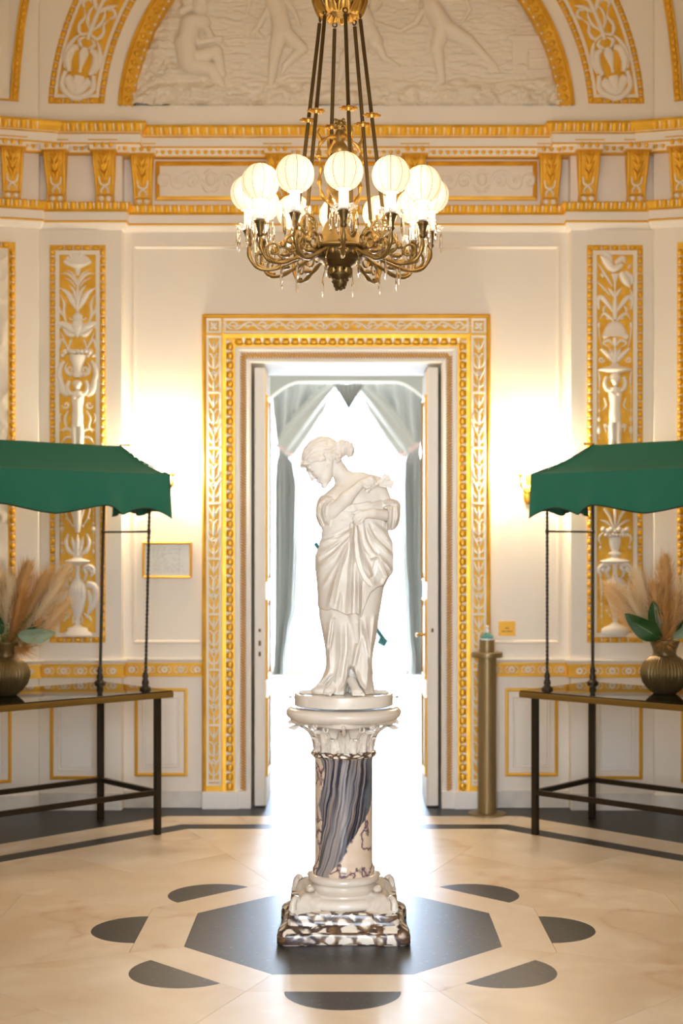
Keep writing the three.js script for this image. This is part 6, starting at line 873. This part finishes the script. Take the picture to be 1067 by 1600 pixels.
  const hgt = (l, b) => { const e = min((b - b0) / (bm - b0), (b1 - b) / (b1 - bm)), h = min((l - l0) / hip, (l1 - l) / hip), q = clamp(min(e, h)), dd = abs(e - h); return E + (Rg - E) * pow(q, 1.18) - 0.012 * sin(PI * clamp(e)) * (h > e ? 1 : 0.6) + 0.005 * Math.exp(-dd * 14) + 0.0035 * (fbm(l * 9 + s, b * 9, 2) - 0.5); };
  const rows = []; for (let j = 0; j <= 40; j++) { const row = []; for (let i = 0; i <= 100; i++) { const l = lerp(l0, l1, i / 100), b = lerp(b0, b1, j / 40); row.push(P(l, hgt(l, b), b)); } rows.push(row); }
  part('roof_cloth', quads(rows), canvas, c);
  const tabV = [[0, 1.634], [0.15, 1.684], [0.294, 1.648], [0.39, 1.694], [0.53, 1.672], [0.68, 1.650]], low = (l) => { let q = l - l0; const len = l1 - l0; q = q > len / 2 ? len - q : q; q *= 0.68 / (len / 2); let i = 0; while (i < tabV.length - 2 && q > tabV[i + 1][0]) i++; const u = clamp((q - tabV[i][0]) / (tabV[i + 1][0] - tabV[i][0])); const e = [sin(u * PI / 2), 1 - cos(u * PI / 2), sin(u * PI / 2), u * u * (3 - 2 * u) * 0.5 + (1 - cos(u * PI / 2)) * 0.5, sin(u * PI / 2) * 0.6 + u * 0.4][i]; return lerp(tabV[i][1], tabV[i + 1][1], e); };
  const lowB = (b) => 1.652 + 0.022 * abs(sin((b - b0) / (b1 - b0) * 2 * PI));
  const val = (name, f, n) => { const r = [], bot = []; for (let j = 0; j <= 12; j++) { const row = []; for (let i = 0; i <= n; i++) { const [l, b, y] = f(i / n), v = j / 12, wob = (0.010 * sin(i / n * 23 + v * 2) + 0.006 * sin(i / n * 51)) * v; const p = P(l + (f.ax ? wob : 0), lerp(E + 0.001, y, v), b - (f.ax ? 0 : wob * 0.8) + (f.out ?? 0) * v); row.push(p); if (j === 12) bot.push(p); } r.push(row); } part(name, quads(r), canvas, c); part('piping', tube(bot, 0.0035, n, 5), piping, c); };
  const fF = (u) => { const l = lerp(l0, l1, u); return [l, b0, low(l)]; }; fF.out = -0.012; const fB = (u) => { const l = lerp(l0, l1, u); return [l, b1, low(l) + 0.07]; }; fB.out = 0.012; const fL = (u) => { const b = lerp(b0, b1, u); return [l0, b, lowB(b)]; }; fL.ax = 1; const fR = (u) => { const b = lerp(b0, b1, u); return [l1, b, lowB(b)]; }; fR.ax = 1;
  val('valance', fF, 110); val('valance', fB, 110); val('valance', fL, 40); val('valance', fR, 40);
  part('piping', [tube([P(l0, E, b0), P(l0 + 0.002, 1.64, b0 - 0.012)], 0.0035, 1, 5), tube([P(l0, E, b0), P(l0 + hip * 0.5, hgt(l0 + hip * 0.5, b0 + (bm - b0) * 0.5) + 0.002, b0 + (bm - b0) * 0.5), P(l0 + hip, Rg + 0.002, bm)], 0.0028, 10, 5)], piping, c);
  part('ridge_finial', [tube([P(l0 + hip, Rg + 0.004, bm), P(l0 + hip - 0.05, Rg + 0.006, bm)], 0.005, 1, 6), ball(0.008, ...P(l0 + hip - 0.055, Rg + 0.006, bm))], brass, t);
  for (const l of [0.08, L - 0.08]) part('canopy_frame', [tube([P(l + lean, 1.855, 0.11), P(l + lean, 1.855, 0.60)], 0.006, 1, 6), tube([P(l + lean, 1.855, 0.35), P(l + lean, lerp(1.86, 2.0, clamp((l < 0.5 ? l + lean - l0 : l1 - l - lean) / hip)), 0.35)], 0.005, 1, 6)], iron, t); part('canopy_frame', [tube([P(0.08, 1.855, 0.14), P(L - 0.08, 1.855, 0.14)], 0.006, 1, 6), tube([P(0.08, 1.855, 0.575), P(L - 0.08, 1.855, 0.575)], 0.006, 1, 6)], iron, t);
  return t;
}
makeTable(-1, 'dark glass topped table with green canopy, standing before the framed notice wall', { lean: -0.03, l0: -0.032, hip: 0.13 });
makeTable(1, 'dark glass topped table with green canopy, standing beside the sanitiser stand', { lean: 0.0, l0: 0.02, hip: 0.21 });

// ───────────── vases with dried plumes and leaves ─────────────
const vaseMat = std('#76633f', { metalness: 0.6, roughness: 0.36 }), plumeMats = ['#f6d59c', '#ecbd78', '#f9e2b4', '#dba45c'].map((c) => new THREE.MeshPhysicalMaterial({ color: c, roughness: 0.95, side: THREE.DoubleSide, transmission: 0.12, thickness: 0 }));
const stemMat = std('#b89a63', { roughness: 0.8 }), leafMats = [std('#23491b', { roughness: 0.45 }), std('#35602a', { roughness: 0.45 }), std('#93a98c', { roughness: 0.6 }), std('#728736', { roughness: 0.7 })];
function plumeGeo(pts, len0, wd, n) {          // feathery head along the upper part of a curved stem
  const c = curve(pts), P = []; for (let i = 0; i < n; i++) { const t = lerp(len0, 1, rnd()), p = c.getPointAt(t), d = c.getTangentAt(t), q = (t - len0) / (1 - len0), w = wd * pow(sin(PI * min(1, 0.12 + q * 0.86)), 0.8), dir = V3(rr(-1, 1), rr(-1, 1), rr(-1, 1)).normalize(), l = w * (0.45 + 1.0 * pow(rnd(), 1.4)), a = p, b = p.clone().addScaledVector(dir, l * 0.55).addScaledVector(d, l * 0.75), e = p.clone().addScaledVector(dir, l * 0.95).addScaledVector(d, l * rr(1.1, 1.7)).add(V3(0, -0.12 * l, 0)), s = dir.clone().cross(d).normalize().multiplyScalar(rr(0.0010, 0.0022));
    const A = a.clone().add(s), A2 = a.clone().sub(s), B = b.clone().add(s), B2 = b.clone().sub(s); for (const v of [A, A2, B, A2, B2, B, B, B2, e]) P.push(v.x, v.y, v.z); }
  const g = new THREE.BufferGeometry(); g.setAttribute('position', new THREE.Float32BufferAttribute(P, 3)); g.computeVertexNormals(); return g;
}
function leafGeo(len, wid, bend, wave = 0.1) { const rows = []; for (let j = 0; j <= 14; j++) { const t = j / 14, w = wid * pow(sin(PI * pow(t, 0.8)), 0.75), row = []; for (let i = 0; i <= 8; i++) { const s = i / 4 - 1; row.push([s * w, len * t - bend * t * t * 0.35 * len, -bend * len * t * t * 0.8 + abs(s) * w * 0.28 + wave * w * sin(t * 9 + s * 2)]); } rows.push(row); } return quads(rows); }
function makeVase(s, l, b, label, spec, who) {
  const [x, d] = tabPos(s, l, b), pos = [x, TH, -d];
  const v = thing('vase', label, 'vase', pos, 0, 'ribbed bronze vases'); const pr = [[0.0, 0.002], [0.055, 0], [0.062, 0.006], [0.085, 0.026], [0.108, 0.058], [0.119, 0.095], [0.118, 0.125], [0.104, 0.158], [0.078, 0.182], [0.060, 0.192], [0.056, 0.198], [0.060, 0.225], [0.072, 0.255], [0.076, 0.268], [0.072, 0.266], [0.066, 0.25], [0.052, 0.20], [0.05, 0.12]];
  const g = lathe(pr, 176), p = g.attributes.position; for (let i = 0; i < p.count; i++) { const a = Math.atan2(p.getZ(i), p.getX(i)), y = p.getY(i), k = 1 + 0.035 * sin(a * 40) * sstep(0.006, 0.05, y) * sstep(0.194, 0.172, y); p.setX(i, p.getX(i) * k); p.setZ(i, p.getZ(i) * k); } g.computeVertexNormals(); part('body', g, vaseMat, v); part('neck_ring', new THREE.TorusGeometry(0.0585, 0.003, 6, 40).rotateX(PI / 2).translate(0, 0.196, 0), vaseMat, v);
  const K = 7.3 / FOCAL;
  spec.plumes.forEach(([dx, h, z, n, m, w, lab], i) => { const o = thing('pampas_stem', lab + ' in the ' + who, 'dried plume', [pos[0], pos[1] + 0.05, pos[2]], 0, 'pampas plumes in the ' + who); const top = [dx * K, h * K, z], mid = [dx * K * 0.42, h * K * 0.55, z * 0.5], neck = [dx * K * 0.05, 0.20, z * 0.1], pts = [[dx * 0.0003 * 0.3, 0, 0], neck, mid, top]; part('stem', tube(pts, 0.0022, 20, 5), stemMat, o); const g2 = part('plume', plumeGeo(pts, 0.40, (w ?? 0.05) * 1.5, n * 2.6 | 0), plumeMats[m], o); });
  spec.leaves.forEach(([dx, h, z, len, wid, rx, rz, m, bend, lab]) => { const o = thing('leaf_stem', lab, 'leaf', [pos[0], pos[1] + 0.05, pos[2]], 0); part('stem', tube([[0, 0, 0], [dx * K * 0.25, 0.19, z * 0.2], [dx * K, h * K, z]], 0.0024, 12, 5), leafMats[3], o); const lf = part('leaf_blade', leafGeo(len, wid, bend), leafMats[m], o, [dx * K, h * K, z]); lf.rotation.set(rx, 0, rz); part('leaf_vein', ribbon([[0, 0.004], [0, len * 0.5], [0, len * 0.72]], 0.0014, 0.001, { n: 6 }), leafMats[2], o, [dx * K, h * K, z], [rx, 0, rz]); });
  (spec.sprigs ?? []).forEach(([dx, h, z, n, lab]) => { const o = thing('fern_sprig', 'fine green fern sprig ' + lab + ' in the ' + who, 'sprig', [pos[0], pos[1] + 0.05, pos[2]], 0, 'fern sprigs in the ' + who); const pts = [[0, 0, 0], [dx * K * 0.2, 0.20, z * 0.3], [dx * K, h * K, z]], c = curve(pts), gs = []; for (let i = 0; i < n; i++) { const t = lerp(0.5, 1, i / n), q = c.getPointAt(t); for (const k of sides) { const l2 = 0.035 * (1.1 - (t - 0.5) * 1.6); gs.push(new THREE.ConeGeometry(0.0035, l2, 4).translate(0, l2 / 2, 0).rotateZ(k * 0.9).rotateY(i * 0.9).translate(q.x, q.y, q.z)); } } part('stem', tube(pts, 0.0018, 14, 5), leafMats[3], o); part('fronds', gs, leafMats[3], o); });
}
// right: dx, h in photograph units from the vase foot
makeVase(1, 0.64, 0.36, 'round ribbed bronze vase holding pampas plumes and dark glossy leaves', { plumes: [[-88, 152, 0.02, 700, 0, 0.055, 'cream pampas plume leaning furthest toward the doorway'], [-60, 142, 0.06, 600, 2, 0.05, 'pale short pampas plume beside the large dark leaf'], [-40, 172, -0.04, 650, 2, 0.055, 'pale tall pampas plume behind the upright dark leaf'], [-18, 150, 0.03, 600, 1, 0.05, 'tan pampas plume between the pale plumes'], [2, 196, -0.02, 700, 1, 0.05, 'tallest tan pampas plume'], [30, 168, 0.05, 600, 2, 0.05, 'pale pampas plume leaning away from the doorway'], [-6, 122, 0.09, 520, 3, 0.042, 'brown low pampas plume at the front'], [46, 150, -0.05, 500, 0, 0.05, 'cream pampas plume leaning furthest from the doorway'], [14, 140, 0.08, 480, 1, 0.042, 'tan short pampas plume over the small pale leaf']],
  leaves: [[-12, 72, 0.10, 0.24, 0.052, 0.45, 1.0, 0, 0.25, 'large dark green leaf pointing toward the doorway from the vase'], [-18, 84, 0.09, 0.16, 0.040, 0.1, 0.12, 0, 0.2, 'upright dark green leaf before the plumes of the glossy leaf vase'], [6, 74, 0.10, 0.12, 0.03, 0.6, -0.9, 2, 0.3, 'small pale green leaf hanging over the rim of the glossy leaf vase'], [6, 88, 0.02, 0.13, 0.032, 0.0, -0.3, 1, 0.2, 'dark green leaf between plumes of the glossy leaf vase'], [14, 78, 0.07, 0.1, 0.026, 0.3, -0.5, 0, 0.2, 'short dark green leaf low among the plumes of the glossy leaf vase']],
  sprigs: [[-58, 98, 0.05, 9, 'spreading over the large dark leaf'], [-30, 120, 0.0, 9, 'standing behind the upright dark leaf']] }, 'glossy leaf vase');
makeVase(-1, 0.767, 0.36, 'round ribbed bronze vase holding pampas plumes and a pale green leaf', { plumes: [[96, 182, 0.0, 750, 0, 0.05, 'cream pampas plume reaching highest across the gilded panel'], [86, 158, 0.05, 650, 2, 0.05, 'pale pampas plume just under the highest reaching one'], [100, 130, 0.05, 650, 0, 0.042, 'cream pampas plume lying lowest across the gilded panel'], [62, 168, -0.03, 650, 1, 0.055, 'tan pampas plume rising beside the gilded panel'], [36, 186, 0.02, 700, 1, 0.05, 'tallest upright tan pampas plume'], [10, 160, 0.05, 650, 2, 0.055, 'pale pampas plume at the middle'], [-14, 172, -0.02, 600, 0, 0.055, 'cream pampas plume leaning away from the doorway'], [30, 140, 0.08, 560, 3, 0.045, 'brown pampas plume at the front above the ferns'], [60, 104, 0.07, 420, 3, 0.03, 'thin brown pampas plume above the sage leaf'], [-30, 150, 0.04, 500, 2, 0.05, 'pale pampas plume leaning furthest from the doorway']],
  leaves: [[26, 80, 0.10, 0.20, 0.046, 0.5, -1.66, 2, 0.3, 'broad pale sage leaf drooping over the rim of the bronze vase'], [44, 84, 0.04, 0.10, 0.026, 0.2, -0.75, 0, 0.2, 'dark green leaf behind the pale sage leaf of the vase'], [24, 78, 0.08, 0.12, 0.02, 0.5, -1.2, 1, 0.25, 'narrow mid green leaf beside the pale sage leaf'], [0, 80, 0.07, 0.12, 0.028, 0.1, 0.3, 0, 0.2, 'dark green leaf low among the plumes of the pale leaf vase']],
  sprigs: [[20, 118, 0.08, 10, 'standing tallest'], [44, 112, 0.07, 10, 'leaning over the sage leaf'], [12, 104, 0.09, 9, 'low at the front'], [-8, 108, 0.08, 9, 'leaning away from the sage leaf']] }, 'pale leaf vase');

// ───────────── small wall and floor things ─────────────
{
  const f = thing('picture_frame', 'thin gilt frame holding a pale printed notice on the cream wall', 'picture frame', [wx(261.5), wy(875), -DW]);
  const W = 77 * KW, Hh = 56 * KW; part('gilt_frame', frameGeo(-W / 2, W / 2, -Hh / 2, Hh / 2, [[0, 0], [0, 0.018], [0.004, 0.022], [0.010, 0.018], [0.013, 0.012], [0.013, 0.004]]), goldFlat, f); part('backing', box(W - 0.01, Hh - 0.01, 0.006, 0, 0, 0.003), whitePaint, f);
  part('notice_sheet', new THREE.PlaneGeometry(W - 0.024, Hh - 0.024).translate(0, 0, 0.0065), std('#ffffff', { roughness: 0.5, map: tex(256, 192, (u, v) => { const line = (v * 22) % 1, inL = u > 0.16 && u < 0.88 && v > 0.1 && v < 0.9 && line > 0.35 && line < 0.7, word = vnoise(u * 46, floor(v * 22) * 3.1, 0, 7) > 0.42 && (u < 0.16 + 0.7 * H(floor(v * 22), 3, 1) + 0.12); const red = hypot(u - 0.40, (v - 0.62) * 0.75) < 0.014; return red ? [0.90, 0.68, 0.62] : inL && word ? [0.80, 0.78, 0.74] : [0.925, 0.905, 0.87]; }) }), f);
  part('glazing', box(W - 0.024, Hh - 0.024, 0.002, 0, 0, 0.010), new THREE.MeshPhysicalMaterial({ color: '#ffffff', transmission: 1, thickness: 0, roughness: 0.02, ior: 1.45 }), f);
  const p = thing('wall_plaque', 'small engraved gold plaque on the cream wall above the sanitiser stand', 'plaque', [wx(792), wy(982), -DW]);
  part('plate', rbox(26 * KW, 23 * KW, 0.006, 0, 0, 0.003, 0.002), goldFlat, p); part('plate_rim', frameGeo(-13 * KW, 13 * KW, -11.5 * KW, 11.5 * KW, [[0, 0.004], [0.001, 0.009], [0.004, 0.009], [0.005, 0.005]]), brass, p);
  const ink = std('#6a4a14', { roughness: 0.6 }); for (const [y, w, n] of [[0.002, 0.024, 4], [-0.016, 0.060, 9]]) for (let i = 0; i < n; i++) if (!(n === 9 && i === 3)) part('engraved_mark', box(w / n * 0.7, 0.007, 0.001, (i + 0.5) / n * w - w / 2, y, 0.0065), ink, p);
}
{
  const d = 8.03, s = thing('sanitiser_stand', 'tall bronze coloured post with round base and tray beside the door surround', 'stand', [mx(761, d), 0, -d]), m = std('#8d7750', { metalness: 0.55, roughness: 0.42 });
  part('base_plate', lathe([[0, 0], [0.104, 0], [0.106, 0.004], [0.104, 0.009], [0, 0.010]], 48), m, s); part('post', cyl(0.0515, 0.0515, 0.87, 0, 0.445, 0, 36), m, s); part('tray', lathe([[0, 0.872], [0.084, 0.872], [0.086, 0.875], [0.086, 0.896], [0.083, 0.899], [0, 0.899]], 48), m, s); part('bottle_holder', lathe([[0.042, 0.899], [0.042, 0.968], [0.039, 0.968], [0.039, 0.905], [0, 0.905]], 36), m, s);
  const b = thing('sanitiser_bottle', 'small teal pump bottle with white nozzle set in the stand top', 'bottle', [mx(761, d), 0.905, -d]), teal = new THREE.MeshPhysicalMaterial({ color: '#6fb8ae', roughness: 0.15, transmission: 0.4, thickness: 0.03, ior: 1.4 });
  part('bottle_body', lathe([[0, 0], [0.033, 0], [0.035, 0.004], [0.035, 0.075], [0.030, 0.090], [0.014, 0.099], [0.012, 0.106], [0, 0.106]], 28), teal, b); part('label_band', new THREE.CylinderGeometry(0.0355, 0.0355, 0.02, 28, 1, true).translate(0, 0.062, 0), std('#e8f2ee', { roughness: 0.5 }), b); part('pump_collar', cyl(0.013, 0.014, 0.016, 0, 0.112, 0, 18), whitePaint, b); part('pump_nozzle', [cyl(0.006, 0.006, 0.016, 0, 0.125, 0, 10), rbox(0.02, 0.012, 0.034, 0, 0.136, 0.006, 0.004)], whitePaint, b);
}

renderer.render(scene, camera);
